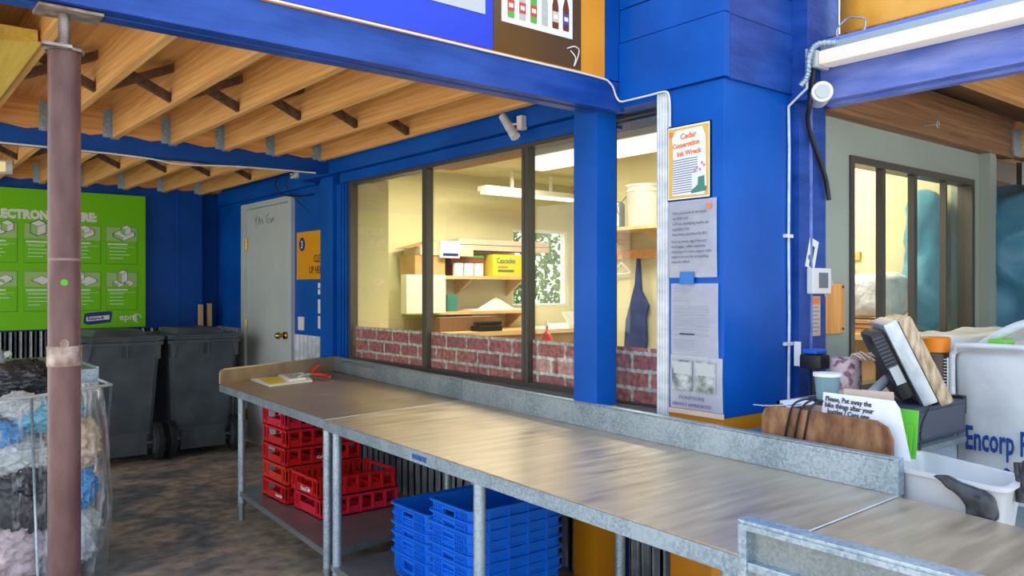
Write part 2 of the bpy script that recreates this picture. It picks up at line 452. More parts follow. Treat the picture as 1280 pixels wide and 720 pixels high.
FX = Matrix(((0, 0, -1), (-1, 0, 0), (0, 1, 0))).to_4x4()   # reads on a wall facing -X
FY = Matrix(((1, 0, 0), (0, 0, -1), (0, 1, 0))).to_4x4()    # reads on a wall facing -Y
def text(body, size, loc, F, mat, parent, name='lettering', align='LEFT', bold=0.0, sx=1.0, ext=0.0008, rot=0.0):
    cu = bpy.data.curves.new('t', 'FONT'); cu.body = body; cu.size = size
    cu.align_x = align; cu.extrude = ext; cu.offset = bold
    cu.resolution_u = 2
    o = bpy.data.objects.new('t', cu); COL.objects.link(o)
    dg = bpy.context.evaluated_depsgraph_get(); dg.update()
    me = bpy.data.meshes.new_from_object(o.evaluated_get(dg))
    bpy.data.objects.remove(o); 
    M = Matrix.Translation(loc) @ F @ Matrix.Rotation(rot, 4, 'Z') @ Matrix.Diagonal((sx, 1, 1, 1))
    me.transform(M)
    off = Vector((0, 0, 0)); p = parent
    while p is not None: off += p.location; p = p.parent
    me.transform(Matrix.Translation(-off))
    me.materials.clear(); me.materials.append(mat)
    n = bpy.data.objects.new(name, me); COL.objects.link(n); n.parent = parent
    return n

# placement of flat prints on a wall: local (u right, v up) -> world
def onwall(F, loc, u0, u1, v0, v1, d0, d1):
    """box in wall coordinates, d is distance out of the wall"""
    M = Matrix.Translation(loc) @ F
    return (u0, u1, v0, v1, d0, d1, M)
def wbox(bm, F, loc, u0, u1, v0, v1, d0, d1, rot=0.0):
    box(bm, u0, u1, v0, v1, d0, d1, mtx=Matrix.Translation(loc) @ F @ Matrix.Rotation(rot, 4, 'Z'))
def wpoly(bm, F, loc, pts, d0, d1):
    M = Matrix.Translation(loc) @ F
    a = [M @ Vector((p[0], p[1], d0)) for p in pts]
    n = (M.to_3x3() @ Vector((0, 0, d1 - d0)))
    extr(bm, a, n)

ORD = ['first', 'second', 'third', 'fourth', 'fifth', 'sixth', 'seventh', 'eighth', 'ninth', 'tenth']

# ================================================================== STRUCTURE
bm = bmesh.new(); box(bm, -1.4, 9, 0.2, 10, -0.1, 0.0); struct('floor', bm, FLOORM)
bm = bmesh.new(); box(bm, -40, 40, -40, 0.19, -0.12, -0.002); box(bm, -40, -1.41, 0.19, 40, -0.12, -0.002); box(bm, -1.41, 40, 10.01, 40, -0.12, -0.002); struct('floor_forecourt_bounce', bm, CONC_BOUNCE)  # unseen pale slab, added to throw sunlight up under the roof

# far wall (with recess at the right end)
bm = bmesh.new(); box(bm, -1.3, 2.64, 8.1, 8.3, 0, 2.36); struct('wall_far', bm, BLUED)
bm = bmesh.new(); box(bm, 2.64, 2.95, 8.26, 8.4, 0, 2.36); struct('wall_far_recess', bm, BLUED)
bm = bmesh.new(); box(bm, -1.3, 2.95, 8.1, 8.3, 2.36, 2.6); struct('trim_1', bm, WOODX)
bm = bmesh.new(); box(bm, 2.40, 2.412, 8.09, 8.1, 0, 2.33); box(bm, 2.815, 2.83, 8.0, 8.015, 0, 2.2); struct('trim_2', bm, BLUE)

def corrug(bm, along, a0, a1, fixed, z0, z1, pitch=0.076, amp=0.012):
    n = int((a1 - a0) / pitch * 8)
    prev = None
    for i in range(n + 1):
        t = a0 + (a1 - a0) * i / n
        ph = (t / pitch) % 1.0
        d = amp * (1 if ph < 0.35 else (1 - (ph - 0.35) / 0.15 * 2 if ph < 0.5 else (-1 if ph < 0.85 else -1 + (ph - 0.85) / 0.15 * 2)))
        if along == 'y': a = bm.verts.new((fixed + d, t, z0)); b = bm.verts.new((fixed + d, t, z1))
        else: a = bm.verts.new((t, fixed + d, z0)); b = bm.verts.new((t, fixed + d, z1))
        if prev: bm.faces.new((prev[0], a, b, prev[1]))
        prev = (a, b)
    bmesh.ops.solidify(bm, geom=bm.faces[:], thickness=0.002)

# window-side wall (plane x 2.80..2.95)
bm = bmesh.new()
box(bm, 2.83, 2.98, 7.48, 8.26, 0, 2.6)          # beyond door
box(bm, 2.83, 2.98, 6.36, 7.48, 2.19, 2.6)       # over door
box(bm, 2.83, 2.98, 5.42, 6.36, 0, 2.6)          # sign part
box(bm, 2.80, 2.92, 1.95, 5.42, 0, 0.90)         # under windows
box(bm, 2.76, 2.92, 1.95, 5.42, 2.185, 2.6)      # over windows
box(bm, 2.765, 2.781, 5.208, 5.484, 0.9, 2.185)          # pier between window and pillar
struct('wall_window_side', bm, BLUE)
bm = bmesh.new(); corrug(bm, 'y', 2.68, 5.40, 2.765, 0.02, 0.90); struct('trim_3', bm, CORR)
bm = bmesh.new(); corrug(bm, 'y', 5.63, 6.34, 2.815, 0.02, 1.04); corrug(bm, 'y', 7.5, 8.2, 2.815, 0.02, 1.04); struct('trim_4', bm, CORR)
bm = bmesh.new(); corrug(bm, 'x', -1.3, 2.6, 8.075, 0.02, 1.045); struct('trim_5', bm, CORR)
# stepped blue fascia above the windows
bm = bmesh.new(); box(bm, 2.66, 2.83, 2.66, 5.9, 2.245, 2.36); box(bm, 2.70, 2.83, 2.66, 5.3, 2.175, 2.24); struct('trim_6', bm, BLUE)
bm = bmesh.new(); box(bm, 2.79, 2.83, 5.9, 8.1, 2.23, 2.36); struct('trim_7', bm, BLUE)
# pillar between door and window
t = tag(P('pillar', BLUE, None, (2.735, 2.83, 5.485, 5.69, 0, 2.30), bev=0.004), 'blue boxed pillar between the far door and the large window', 'pillar')
P('groove_strip', BLUED, t, *[(2.759, 2.766, 5.25 + i * .05, 5.257 + i * .05, 0.92, 2.2) for i in range(4)])
# sill under windows
bm = bmesh.new(); box(bm, 2.66, 2.80, 2.62, 5.21, 0.885, 0.905); box(bm, 2.62, 2.80, 2.2, 2.62, 0.875, 0.893); struct('trim_8', bm, GALVD)

# window post and corner column
t = thing('window_post', (2.56, 2.58, 0), 'square blue post standing between the large window and the narrow window', 'post')
bm = bmesh.new(); box(bm, 2.505, 2.626, 2.507, 2.653, 0.90, 2.215, bev=0.003); link('post_shaft', bm, BLUE, t)
bm = bmesh.new(); box(bm, 2.505, 2.626, 2.507, 2.653, 0.0, 0.90); o = link('post_base', bm, ORANGE, t); o['label'] = 'orange painted lower end'
bm = bmesh.new()
box(bm, 2.60, 3.07, 1.912, 2.18, 0.915, 2.232, bev=0.003)
struct('wall_corner_column', bm, BLUE)
bm = bmesh.new(); box(bm, 2.603, 3.07, 1.915, 2.18, 0, 0.915); struct('wall_corner_base', bm, ORANGE)
bm = bmesh.new(); box(bm, 2.60, 2.80, 2.18, 2.52, 2.205, 2.232); struct('trim_9', bm, BLUE)
bm = bmesh.new(); corrug(bm, 'y', 2.18, 2.46, 2.66, 0.02, 0.88, pitch=0.06); struct('trim_10', bm, CORR)
# boxed planks above the column
t = thing('plank_box', (2.8, 2.2, 2.25), 'blue boxed planks above the corner column beside the hanging sign board', 'cladding')
for i, (z0, z1, dx) in enumerate(((2.235, 2.482, 0), (2.486, 2.627, 0.004), (2.631, 2.86, 0.001), (2.864, 3.1, 0.004))):
    bm = bmesh.new(); box(bm, 2.583 + dx, 2.62, 1.898, 2.448, z0, z1, bev=0.002); link('plank', bm, BLUE, t)
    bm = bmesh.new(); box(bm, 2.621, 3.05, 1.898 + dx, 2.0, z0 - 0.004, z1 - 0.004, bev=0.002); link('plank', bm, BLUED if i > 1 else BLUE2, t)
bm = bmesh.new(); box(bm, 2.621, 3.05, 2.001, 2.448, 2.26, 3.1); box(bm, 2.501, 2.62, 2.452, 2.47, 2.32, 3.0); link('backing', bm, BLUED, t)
bm = bmesh.new(); box(bm, 3.05, 3.30, 1.83, 1.95, 2.2, 3.2); box(bm, 3.07, 3.28, 1.88, 2.0, 0.0, 2.2); struct('trim_11', bm, BLUE2)
bm = bmesh.new(); box(bm, 3.15, 3.165, 1.874, 1.881, 0.9, 2.2); struct('trim_12', bm, BLUEP)

# white corrugated jamb strip at the narrow window
bm = bmesh.new()
for i in range(4): cyl(bm, (2.60, 2.195 + i * 0.014, 0.885), (2.60, 2.195 + i * 0.014, 2.225), 0.009, seg=8)
box(bm, 2.60, 2.66, 2.185, 2.245, 0.885, 2.225)
single('jamb_strip', bm, WHITEF, 'white weathered metal strip running up the right side of the narrow window', 'trim strip', smooth='auto')

# grey-green wall with a sliding window
bm = bmesh.new()
YG = 1.93
box(bm, 3.28, 3.57, YG, YG + 0.12, 0, 2.5); box(bm, 4.94, 5.02, YG, YG + 0.12, 0, 2.5)
box(bm, 3.57, 4.94, YG, YG + 0.12, 2.035, 2.5); box(bm, 3.57, 4.94, YG, YG + 0.12, 0, 0.93)
struct('wall_grey_green', bm, GREENW)
bm = bmesh.new(); box(bm, 5.02, 5.10, YG - 0.06, YG + 0.06, 0, 2.2); box(bm, 5.10, 5.22, YG - 0.02, YG + 0.12, 0, 2.2); struct('trim_13', bm, GREENW)
P_h = P('wall_header', WOODB, None, (3.28, 5.35, 1.86, 1.93, 2.19, 2.42)); P_h['kind'] = 'structure'; P_h.name = 'trim_14'

# room behind
bm = bmesh.new(); box(bm, 2.92, 5.1, 6.6, 6.72, 0, 2.6); box(bm, 5.1, 5.35, 6.6, 6.72, 0, 2.6); box(bm, 5.35, 6.15, 6.6, 6.72, 0, 1.22); box(bm, 5.35, 6.15, 6.6, 6.72, 2.05, 2.6)
box(bm, 6.15, 6.3, 6.6, 6.72, 0, 2.6); struct('wall_room_far', bm, CREAM)
bm = bmesh.new(); box(bm, 6.2, 6.32, 4.9, 6.6, 0, 2.6); box(bm, 5.0, 6.2, 4.9, 5.02, 0, 2.6); box(bm, 5.0, 5.1, 2.05, 4.9, 0, 2.6); struct('wall_room_right', bm, CREAM)
bm = bmesh.new(); box(bm, 2.981, 3.1, 5.3, 5.42, 0, 2.6); box(bm, 2.782, 2.98, 5.208, 5.418, 0.9, 2.18); box(bm, 2.93, 3.0, 5.42, 6.6, 0, 2.6); struct('wall_room_left', bm, CREAM)
bm = bmesh.new()
for i in range(30):
    y0 = 2.05 + i * 0.152
    box(bm, 2.93, 6.2, y0, y0 + 0.146, 2.55, 2.60)
box(bm, 2.93, 6.3, 2.05, 6.7, 2.57, 2.64)
struct('ceiling_room', bm, CREAM)

# windows
def window_frame(name, x, y0, y1, z0, z1, mull, w=0.03):
    r = thing(name, (x, (y0 + y1) / 2, z0), '', ''); del r['label']; del r['category']; r['kind'] = 'structure'
    bm = bmesh.new()
    box(bm, x - 0.03, x + 0.03, y0, y1, z1 - w, z1); box(bm, x - 0.03, x + 0.03, y0, y1, z0, z0 + w)
    box(bm, x - 0.03, x + 0.03, y0, y0 + w, z0 + w, z1 - w); box(bm, x - 0.03, x + 0.03, y1 - w, y1, z0 + w, z1 - w)
    link('window_frame', bm, DARK, r)
    for m in mull:
        bm = bmesh.new()
        for k in (-0.028, 0.006):
            box(bm, x - 0.026 - (0.006 if k < 0 else 0), x + 0.02, m + k, m + k + 0.024, z0 + w, z1 - w, bev=0.002)
        box(bm, x - 0.01, x + 0.02, m - 0.008, m + 0.01, z0 + w, z1 - w)
        link('mullion', bm, DARK, r)
    ys = [y0 + w] + sorted(mull) + [y1 - w]
    for a, b in zip(ys[:-1], ys[1:]):
        bm = bmesh.new(); box(bm, x - 0.002, x + 0.002, a, b, z0 + w, z1 - w); link('pane', bm, GLASS, r)
        bm = bmesh.new(); box(bm, x + 0.004, x + 0.006, a + 0.02, b - 0.02, z0 + w, 1.15); o = link('brick_film', bm, BRICK, r); o['label'] = 'red brick patterned film along the bottom'
    return r
window_frame('window_1', 2.75, 2.655, 5.205, 0.905, 2.18, [3.255, 4.22], w=0.026)
window_frame('window_2', 2.75, 2.20, 2.66, 0.89, 2.205, [], w=0.012)

def window_y(name, y, x0, x1, z0, z1, mull):
    r = thing(name, ((x0 + x1) / 2, y, z0), '', ''); del r['label']; del r['category']; r['kind'] = 'structure'
    bm = bmesh.new(); w = 0.035
    box(bm, x0, x1, y - 0.04, y + 0.04, z1 - w, z1); box(bm, x0, x1, y - 0.04, y + 0.04, z0, z0 + w)
    box(bm, x0, x0 + w, y - 0.04, y + 0.04, z0 + w, z1 - w); box(bm, x1 - w, x1, y - 0.04, y + 0.04, z0 + w, z1 - w)
    link('window_frame', bm, DARK, r)
    for m in mull:
        bm = bmesh.new(); box(bm, m - (0.024 if m < 4.4 else 0.008), m + (0.010 if m < 4.4 else 0.008), y - 0.03, y + 0.005, z0 + w, z1 - w, bev=0.003); link('mullion', bm, DARK, r)
    xs = [x0 + w] + mull + [x1 - w]
    for i, (a, b) in enumerate(zip(xs[:-1], xs[1:])):
        if i == 0: continue       # the first sash stands open
        bm = bmesh.new(); box(bm, a, b, y - 0.002, y + 0.002, z0 + w, z1 - w); link('pane', bm, GLASS, r)
    return r
window_y('window_3', YG + 0.03, 3.57, 4.94, 0.93, 2.035, [3.91, 4.245, 4.60])
r = thing('window_4', (5.75, 6.66, 1.22), '', ''); del r['label']; del r['category']; r['kind'] = 'structure'
bm = bmesh.new(); 
for b in ((5.35, 6.15, 6.62, 6.70, 1.22, 1.25), (5.35, 6.15, 6.62, 6.70, 2.02, 2.05), (5.35, 5.38, 6.62, 6.70, 1.25, 2.02), (6.12, 6.15, 6.62, 6.70, 1.25, 2.02)): box(bm, *b)
link('window_frame', bm, WHITE, r)
bm = bmesh.new(); box(bm, 5.38, 6.12, 6.655, 6.659, 1.25, 2.02); link('pane', bm, GLASS, r)

# door on the window-side wall
r = thing('door_1', (2.83, 6.9, 0), '', ''); del r['label']; del r['category']; r['kind'] = 'structure'
bm = bmesh.new()
box(bm, 2.795, 2.85, 7.40, 7.48, 0, 2.19); box(bm, 2.795, 2.85, 6.36, 6.42, 0, 2.19); box(bm, 2.795, 2.85, 6.42, 7.40, 2.145, 2.19)
link('door_frame', bm, DOORM, r)
bm = bmesh.new(); box(bm, 2.82, 2.86, 6.425, 7.395, 0.01, 2.14, bev=0.002); link('door_leaf', bm, DOORM, r)
bm = bmesh.new(); cyl(bm, (2.82, 6.50, 1.02), (2.795, 6.50, 1.02), 0.032); cyl(bm, (2.80, 6.50, 1.02), (2.765, 6.50, 1.02), 0.012)
lo = bmesh.ops.create_uvsphere(bm, u_segments=16, v_segments=10, radius=0.03, matrix=Matrix.Translation((2.745, 6.50, 1.02))); link('door_handle', bm, BRASS, r, smooth=True)
for z in (0.25, 1.08, 1.83):
    bm = bmesh.new(); cyl(bm, (2.815, 7.398, z - 0.05), (2.815, 7.398, z + 0.05), 0.008); box(bm, 2.815, 2.819, 7.37, 7.42, z - 0.05, z + 0.05); link('hinge', bm, BRASS, r)
def scrawl(pts, parent, mat, r=0.003):
    bm = bmesh.new()
    for s in pts: tube(bm, s, r, 5)
    return link('pen_scrawl', bm, mat, parent)
S = []
def stroke(y, z, q): S.append([(2.818, y - a, z + b) for a, b in q])
stroke(7.20, 1.99, [(0, .07), (.03, .03), (.06, .08)]); stroke(7.17, 1.99, [(0, .03), (0, 0)])
stroke(7.11, 1.99, [(0, .07), (0.005, 0), (.03, .06), (.04, .0)]); stroke(7.05, 1.99, [(0, .02), (.02, .05), (.035, .0)])
stroke(6.93, 1.99, [(0.05, .085), (.0, .06), (.01, .01), (.05, .0), (.06, .04), (.035, .04)]); stroke(6.84, 1.99, [(0, .04), (.02, .0), (.04, .04), (.06, 0.01), (.08, .05)])
scrawl(S, r, INKG)

# ================================================================== ROOF TIMBER
JX = [2.58, 2.235, 1.89, 1.55, 1.21, 0.87, 0.53, 0.19, -0.15, -0.49]
def joist(x, y0, y1, label, group, mat=WOODY):
    t = thing('ceiling_joist', (x + 0.02, (y0 + y1) / 2, 2.33), label, 'joist', group)
    bm = bmesh.new(); box(bm, x, x + 0.038, y0, y1, 2.332, 2.53, bev=0.002); link('timber', bm, mat, t)
    bm = bmesh.new(); box(bm, x - 0.045, x - 0.001, y1 - 0.004, y1 - 0.001, 2.34, 2.51); box(bm, x - 0.003, x - 0.0005, y1 - 0.05, y1 - 0.001, 2.335, 2.51); box(bm, x - 0.003, x + 0.04, y1 - 0.05, y1 - 0.001, 2.329, 2.332)
    for k in range(6): cyl(bm, (x - 0.028 + (k % 2) * .014, y1 - 0.003, 2.36 + k * 0.026), (x - 0.028 + (k % 2) * .014, y1 - 0.009, 2.36 + k * 0.026), 0.005, seg=8)
    link('joist_hanger', bm, GALV, t)
    return t
for i, x in enumerate(JX):
    joist(x, 2.56, 5.40, 'pine ceiling joist of the front bay, %s from the window wall' % ORD[i], 'pine joists of the front bay')
for i, x in enumerate(JX):
    joist(x + 0.03, 5.50, 8.10, 'pine ceiling joist of the back bay, %s from the window wall' % ORD[i], 'pine joists of the back bay')
def bridging(x0, x1, y, label, group):
    t = thing('cross_bridging', ((x0 + x1) / 2, y, 2.34), label, 'bridging', group)
    for s, dy in ((1, 0), (-1, 0.045)):
        bm = bmesh.new()
        za, zb = (2.36, 2.50) if s > 0 else (2.50, 2.36)
        extr(bm, [(x0, y + dy, za - 0.02), (x1, y + dy, zb - 0.02), (x1, y + dy, zb + 0.022), (x0, y + dy, za + 0.022)], (0, 0.038, 0))
        link('brace', bm, WOODD, t)
for i in range(len(JX) - 2):
    bridging(JX[i + 1] + 0.039, JX[i] - 0.001, 4.12, 'dark crossed wooden braces between joists of the front bay, %s pair from the window wall' % ORD[i], 'crossed braces of the front bay')
    bridging(JX[i + 1] + 0.069, JX[i] + 0.029, 6.7, 'dark crossed wooden braces between joists of the back bay, %s pair from the window wall' % ORD[i], 'crossed braces of the back bay')
bm = bmesh.new(); box(bm, -1.3, 2.95, 2.46, 8.3, 2.531, 2.56); struct('ceiling_deck', bm, WOODK)
# sistered yellow lumber on the left joist
bm = bmesh.new(); box(bm, 0.25, 0.528, 3.42, 5.38, 2.315, 2.33, bev=0.003); box(bm, 0.25, 0.52, 3.42, 3.46, 2.33, 2.37)
single('lumber_piece', bm, WOODYEL, 'wide flat yellow stained board fixed under the joists at the far left', 'lumber')
bm = bmesh.new(); box(bm, 0.30, 0.375, 3.36, 3.42, 2.25, 2.33, bev=0.004)
single('junction_box', bm, WHITE, 'small white junction box under the yellow lumber at the left edge', 'junction box')
t = thing('work_light', (0.86, 7.0, 2.30), 'small pale boxed lamp fixed to a back bay joist at the left edge', 'lamp')
P('lamp_housing', WHITEF, t, (0.70, 0.895, 6.95, 7.0, 2.26, 2.36), bev=0.006); P('lamp_lens', emit('warm_lens', (0.8, 0.7, 0.35), 0.5), t, (0.72, 0.85, 6.945, 6.951, 2.275, 2.345))

# beams
bm = bmesh.new(); box(bm, -1.3, 2.62, 2.45, 2.50, 2.19, 2.315, bev=0.003); box(bm, -1.3, 2.62, 2.503, 2.56, 2.186, 2.50, bev=0.003)
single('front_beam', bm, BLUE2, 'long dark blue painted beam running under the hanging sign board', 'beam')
t = thing('middle_beam', (0, 5.43, 2.25), 'dark blue beam crossing the ceiling between the two joist bays, jagged paint edge above', 'beam')
bm = bmesh.new(); box(bm, -1.3, 2.735, 5.40, 5.50, 2.25, 2.34, bev=0.002)
link('painted_timber', bm, BLUED, t)
bm = bmesh.new(); box(bm, -1.3, 2.83, 5.401, 5.499, 2.34, 2.53); link('bare_timber', bm, WOODX, t)
def jag(bm, along, a0, a1, fixed, z, amp, side):
    pts = []; a = a0; k = 0
    while a < a1:
        pts.append((a, z + amp * (0.2 + 0.8 * abs(math.sin((a - a0) / 0.34 * PI)) + 0.25 * noise.noise(Vector((a * 9, 3, 1)))))); a += 0.02
    pts.append((a1, z)); 
    n = len(pts)
    poly = [(p[0], p[1]) for p in pts]
    for i in range(n - 1):
        (a, za), (b, zb) = poly[i], poly[i + 1]
        if along == 'x': q = [(a, fixed, z - .01), (b, fixed, z - .01), (b, fixed, zb), (a, fixed, za)]; d = (0, side, 0)
        else: q = [(fixed, a, z - .01), (fixed, b, z - .01), (fixed, b, zb), (fixed, a, za)]; d = (side, 0, 0)
        extr(bm, q, d)
bm = bmesh.new(); jag(bm, 'x', -0.6, 2.66, 5.3985, 2.34, 0.022, 0.002); link('paint_edge', bm, BLUED, t)
bm = bmesh.new(); jag(bm, 'x', -0.6, 2.6, 8.0985, 2.355, 0.022, 0.002); struct('trim_15', bm, BLUED)

# ================================================================== STEEL POST
t = thing('adjustable_steel_post', (0.448, 2.525, 0), 'maroon painted adjustable steel post with threaded top under the front beam', 'post')
c = (0.448, 2.525)
bm = bmesh.new()
for z0, z1, r_ in ((0.01, 2.075, 0.041),): cyl(bm, (*c, z0), (*c, z1), r_, seg=40, cap=True)
link('lower_pipe', bm, PIPE, t, smooth='auto')
bm = bmesh.new(); cyl(bm, (*c, 1.205), (*c, 1.26), 0.0435, seg=40); link('scraped_collar', bm, RUST, t, smooth='auto')
bm = bmesh.new(); cyl(bm, (*c, 2.07), (*c, 2.18), 0.0135, seg=24)
for k in range(18): cyl(bm, (*c, 2.078 + k * 0.0055), (*c, 2.081 + k * 0.0055), 0.0155, seg=20)
link('threaded_rod', bm, ROD, t, smooth='auto')
bm = bmesh.new(); cyl(bm, (*c, 2.072), (*c, 2.080), 0.05, seg=8); box(bm, c[0] - 0.062, c[0] + 0.01, c[1] - 0.055, c[1] - 0.025, 2.074, 2.082); link('lock_collar', bm, ROD, t)
bm = bmesh.new(); box(bm, c[0] - 0.07, c[0] + 0.09, c[1] - 0.05, c[1] + 0.05, 2.178, 2.186); 
link('top_plate', bm, RUST, t)
bm = bmesh.new()
dv = Vector((-c[0], -c[1], 0)).normalized()
p = Vector((*c, 1.435)) + dv * 0.0395; cyl(bm, p, p + dv * 0.003, .009, seg=16); link('bolt_hole', bm, SIGNM, t)
bm = bmesh.new(); p = Vector((*c, 1.268)) + dv * 0.0385; cyl(bm, p, p + dv * 0.004, .0115, seg=16); cyl(bm, p, p + dv * 0.007, .006, seg=6); link('bolt', bm, RUST, t)
bm = bmesh.new(); cyl(bm, (*c, 1.495), (*c, 1.502), .0413, seg=40, cap=False); link('paint_scrape', bm, newmat('scraped_paint', (.22, .14, .135), .5), t, smooth='auto')

P('foot_plate', RUST, t, (c[0] - 0.08, c[0] + 0.08, c[1] - 0.08, c[1] + 0.08, 0, 0.01))

# ================================================================== SIGN BOARD ABOVE BEAM
t = thing('hanging_sign_board', (1.7, 2.46, 2.315), 'orange framed sign board above the front beam with blue and brown panels', 'sign')
P('backing_board', ORANGE, t, (-1.3, 2.498, 2.452, 2.475, 2.316, 2.95))
P('blue_panel', SBLUE, t, (-1.2, 1.887, 2.446, 2.452, 2.33, 2.9)); P('brown_panel', SBROWN, t, (1.889, 2.352, 2.446, 2.452, 2.33, 2.9))
P('grey_panel', GREYP, t, (1.2, 1.848, 2.442, 2.446, 2.455, 2.85))
bp = P('bottle_poster', PWHITE, t, (1.928, 2.299, 2.442, 2.446, 2.447, 2.80))
def bottle(x, z, h, gm, lm):
    w = 0.017
    pr = [(w * .9, 0), (w, .01), (w, .55 * h), (w * .85, .62 * h), (w * .38, .78 * h), (w * .34, .97 * h), (w * .42, h)]
    pts = [(p[0], p[1]) for p in pr] + [(-p[0], p[1]) for p in reversed(pr)]
    bm = bmesh.new(); wpoly(bm, FY, (x, 2.442, z), pts, 0, 0.001); b = link('bottle_picture', bm, gm, bp)
    bm = bmesh.new(); wbox(bm, FY, (x, 2.442, z), -w * .95, w * .95, .16 * h, .42 * h, 0.001, 0.0018); link('label_picture', bm, lm, bp)
    bm = bmesh.new(); wbox(bm, FY, (x, 2.442, z), -w * .6, w * .6, .24 * h, .34 * h, 0.0018, 0.0024); link('label_mark', bm, PWHITE if lm != CLEARG else GREYP, bp)
for i, (g, l) in enumerate(((GREENG, REDL), (CLEARG, REDL), (GREENG, REDL), (CLEARG, CLEARG), (BROWNG, CARDW), (BROWNG, PURP))):
    bottle(1.972 + i * 0.058, 2.468 + 0.001 * i, 0.165, g, l)
bm = bmesh.new(); tube(bm, smooth_path([(2.27, 2.444, 2.405), (2.30, 2.43, 2.415), (2.325, 2.43, 2.40), (2.31, 2.44, 2.34)]), 0.0022); tube(bm, smooth_path([(2.29, 2.444, 2.40), (2.305, 2.43, 2.37), (2.30, 2.435, 2.335)]), 0.0022)
single('wire_scrap', bm, WHITE, 'white bit of twisted wire hanging on the brown sign panel', 'wire')

# ================================================================== RIGHT BEAM, LAMP, BANNER
bm = bmesh.new(); box(bm, 3.15, 3.20, -1.5, 1.83, 2.205, 2.46, bev=0.003); box(bm, 3.202, 3.25, -1.5, 1.83, 2.19, 2.44, bev=0.003)
single('side_beam', bm, BLUEP, 'periwinkle blue knotted beam running to the right under the lit lamp', 'beam')
t = thing('strip_lamp', (3.1, 1.0, 2.33), 'long white lit fluorescent strip lamp fixed along the right hand beam', 'lamp')
bm = bmesh.new(); box(bm, 3.10, 3.15, 0.3, 1.79, 2.34, 2.43, bev=0.006); link('lamp_body', bm, newmat('blue_grey_enamel', (.30, .38, .46), .4), t)
bm = bmesh.new(); box(bm, 3.035, 3.125, 0.32, 1.775, 2.325, 2.385, bev=0.02); link('lamp_lens', bm, TUBE, t, smooth='auto')
bm = bmesh.new(); box(bm, 3.028, 3.13, 1.775, 1.80, 2.318, 2.39, bev=0.012); link('end_cap', bm, GREYP, t)
bm = bmesh.new()
nx = 30
for i in range(nx):
    for j in range(14):
        y0 = -1.2 + i * 0.1; z0 = 2.455 + j * 0.06
        def q(y, z): return (3.26 + 0.012 * noise.noise(Vector((y * 5, z * 6, 2))), y, z)
        if i * 0.1 - 1.2 + 0.1 > 1.82: continue
        f = bm.faces.new([bm.verts.new(q(y0, z0)), bm.verts.new(q(y0 + .1, z0)), bm.verts.new(q(y0 + .1, z0 + .06)), bm.verts.new(q(y0, z0 + .06))])
bmesh.ops.remove_doubles(bm, verts=bm.verts[:], dist=0.0005)
bmesh.ops.solidify(bm, geom=bm.faces[:], thickness=0.004)
single('orange_banner', bm, noisy('orange_vinyl', (0.74, 0.33, 0.02), (0.88, 0.44, 0.06), 5, rough=0.25), 'glossy orange vinyl banner above the right hand beam', 'banner', smooth=True)
bm = bmesh.new(); tube(bm, smooth_path([(3.18, 1.77, 2.465), (3.18, 1.77, 2.50), (3.19, 1.735, 2.535), (3.19, 1.69, 2.53), (3.19, 1.655, 2.51), (3.18, 1.655, 2.462)], 4), 0.004)
single('wire_hook', bm, GALV, 'bent metal hook standing on the right beam in front of the orange banner', 'hook')
# joists and deck of the right bay
for i, y in enumerate((1.45, 0.95, 0.45, -0.1)):
    t = thing('side_joist', (4.3, y, 2.24), 'brown wooden joist over the right bay, %s from the grey green wall' % ORD[i], 'joist', 'brown joists of the right bay')
    bm = bmesh.new(); box(bm, 3.251, 7.4, y, y + 0.04, 2.29, 2.46); link('timber', bm, WOODX if i == 0 else WOODB, t)
bm = bmesh.new(); box(bm, 3.25, 7.6, -1.5, 1.95, 2.461, 2.50); box(bm, 5.23, 7.6, 1.95, 3.1, 2.605, 2.64); box(bm, 7.6, 14, -1.5, 3.1, 2.605, 2.64); struct('ceiling_right_deck', bm, WOODB)
t = thing('bare_header', (6.3, 1.9, 2.2), 'light pine header running right beyond the metal bracket', 'beam')
P('timber', WOODX, t, (5.42, 7.5, 1.86, 1.93, 2.21, 2.42)); P('bracket', GALV, t, (5.3, 5.42, 1.845, 1.858, 2.2, 2.36)); 
bm = bmesh.new(); tube(bm, [(4.17, 1.858, 2.235), (4.19, 1.80, 2.235)], 0.003); tube(bm, [(4.19 + 0.016 * math.cos(k * .5), 1.80 , 2.235 + 0.016 * math.sin(k * .5)) for k in range(13)], 0.003)
single('screw_eye', bm, GALV, 'small metal screw eye in the brown header over the sliding window', 'hook')

# ================================================================== TABLES
def leg(parent, x, y, z1, z0=0.0, r=0.021):
    bm = bmesh.new(); cyl(bm, (x, y, z0 + 0.09), (x, y, z1), r, seg=20); link_o = link('leg', bm, GALV, parent, smooth='auto')
    bm = bmesh.new(); cyl(bm, (x, y, z0), (x, y, z0 + 0.10), r * 0.86, seg=20); cyl(bm, (x, y, z0 + 0.085), (x, y, z0 + 0.105), r * 1.12, seg=20); link('foot', bm, GALVD, link_o, smooth='auto')
def splash(bm, a, b, z0, z1, th=0.012, side=1):
    a = Vector(a); b = Vector(b); d = (b - a).normalized(); n = Vector((d.y, -d.x)) * th * side
    prism(bm, [a, b, b + n, a + n], z0, z1, 0.002)
    n2 = Vector((d.y, -d.x)) * 0.035 * side
    prism(bm, [a, b, b + n2, a + n2], z1 - 0.006, z1 + 0.001)
HT = 0.81
t1 = thing('work_table', (2.05, 2.3, 0), 'long steel work table in front of the narrow window, nearer of the two with backsplashes', 'table', None)
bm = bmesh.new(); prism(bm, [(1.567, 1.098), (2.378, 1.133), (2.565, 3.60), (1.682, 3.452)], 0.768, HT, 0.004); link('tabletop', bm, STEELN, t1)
bm = bmesh.new(); prism(bm, [(1.563, 1.10), (1.570, 1.10), (1.685, 3.450), (1.678, 3.455)], 0.762, 0.806, 0.001); link('front_edge', bm, GALV, t1)
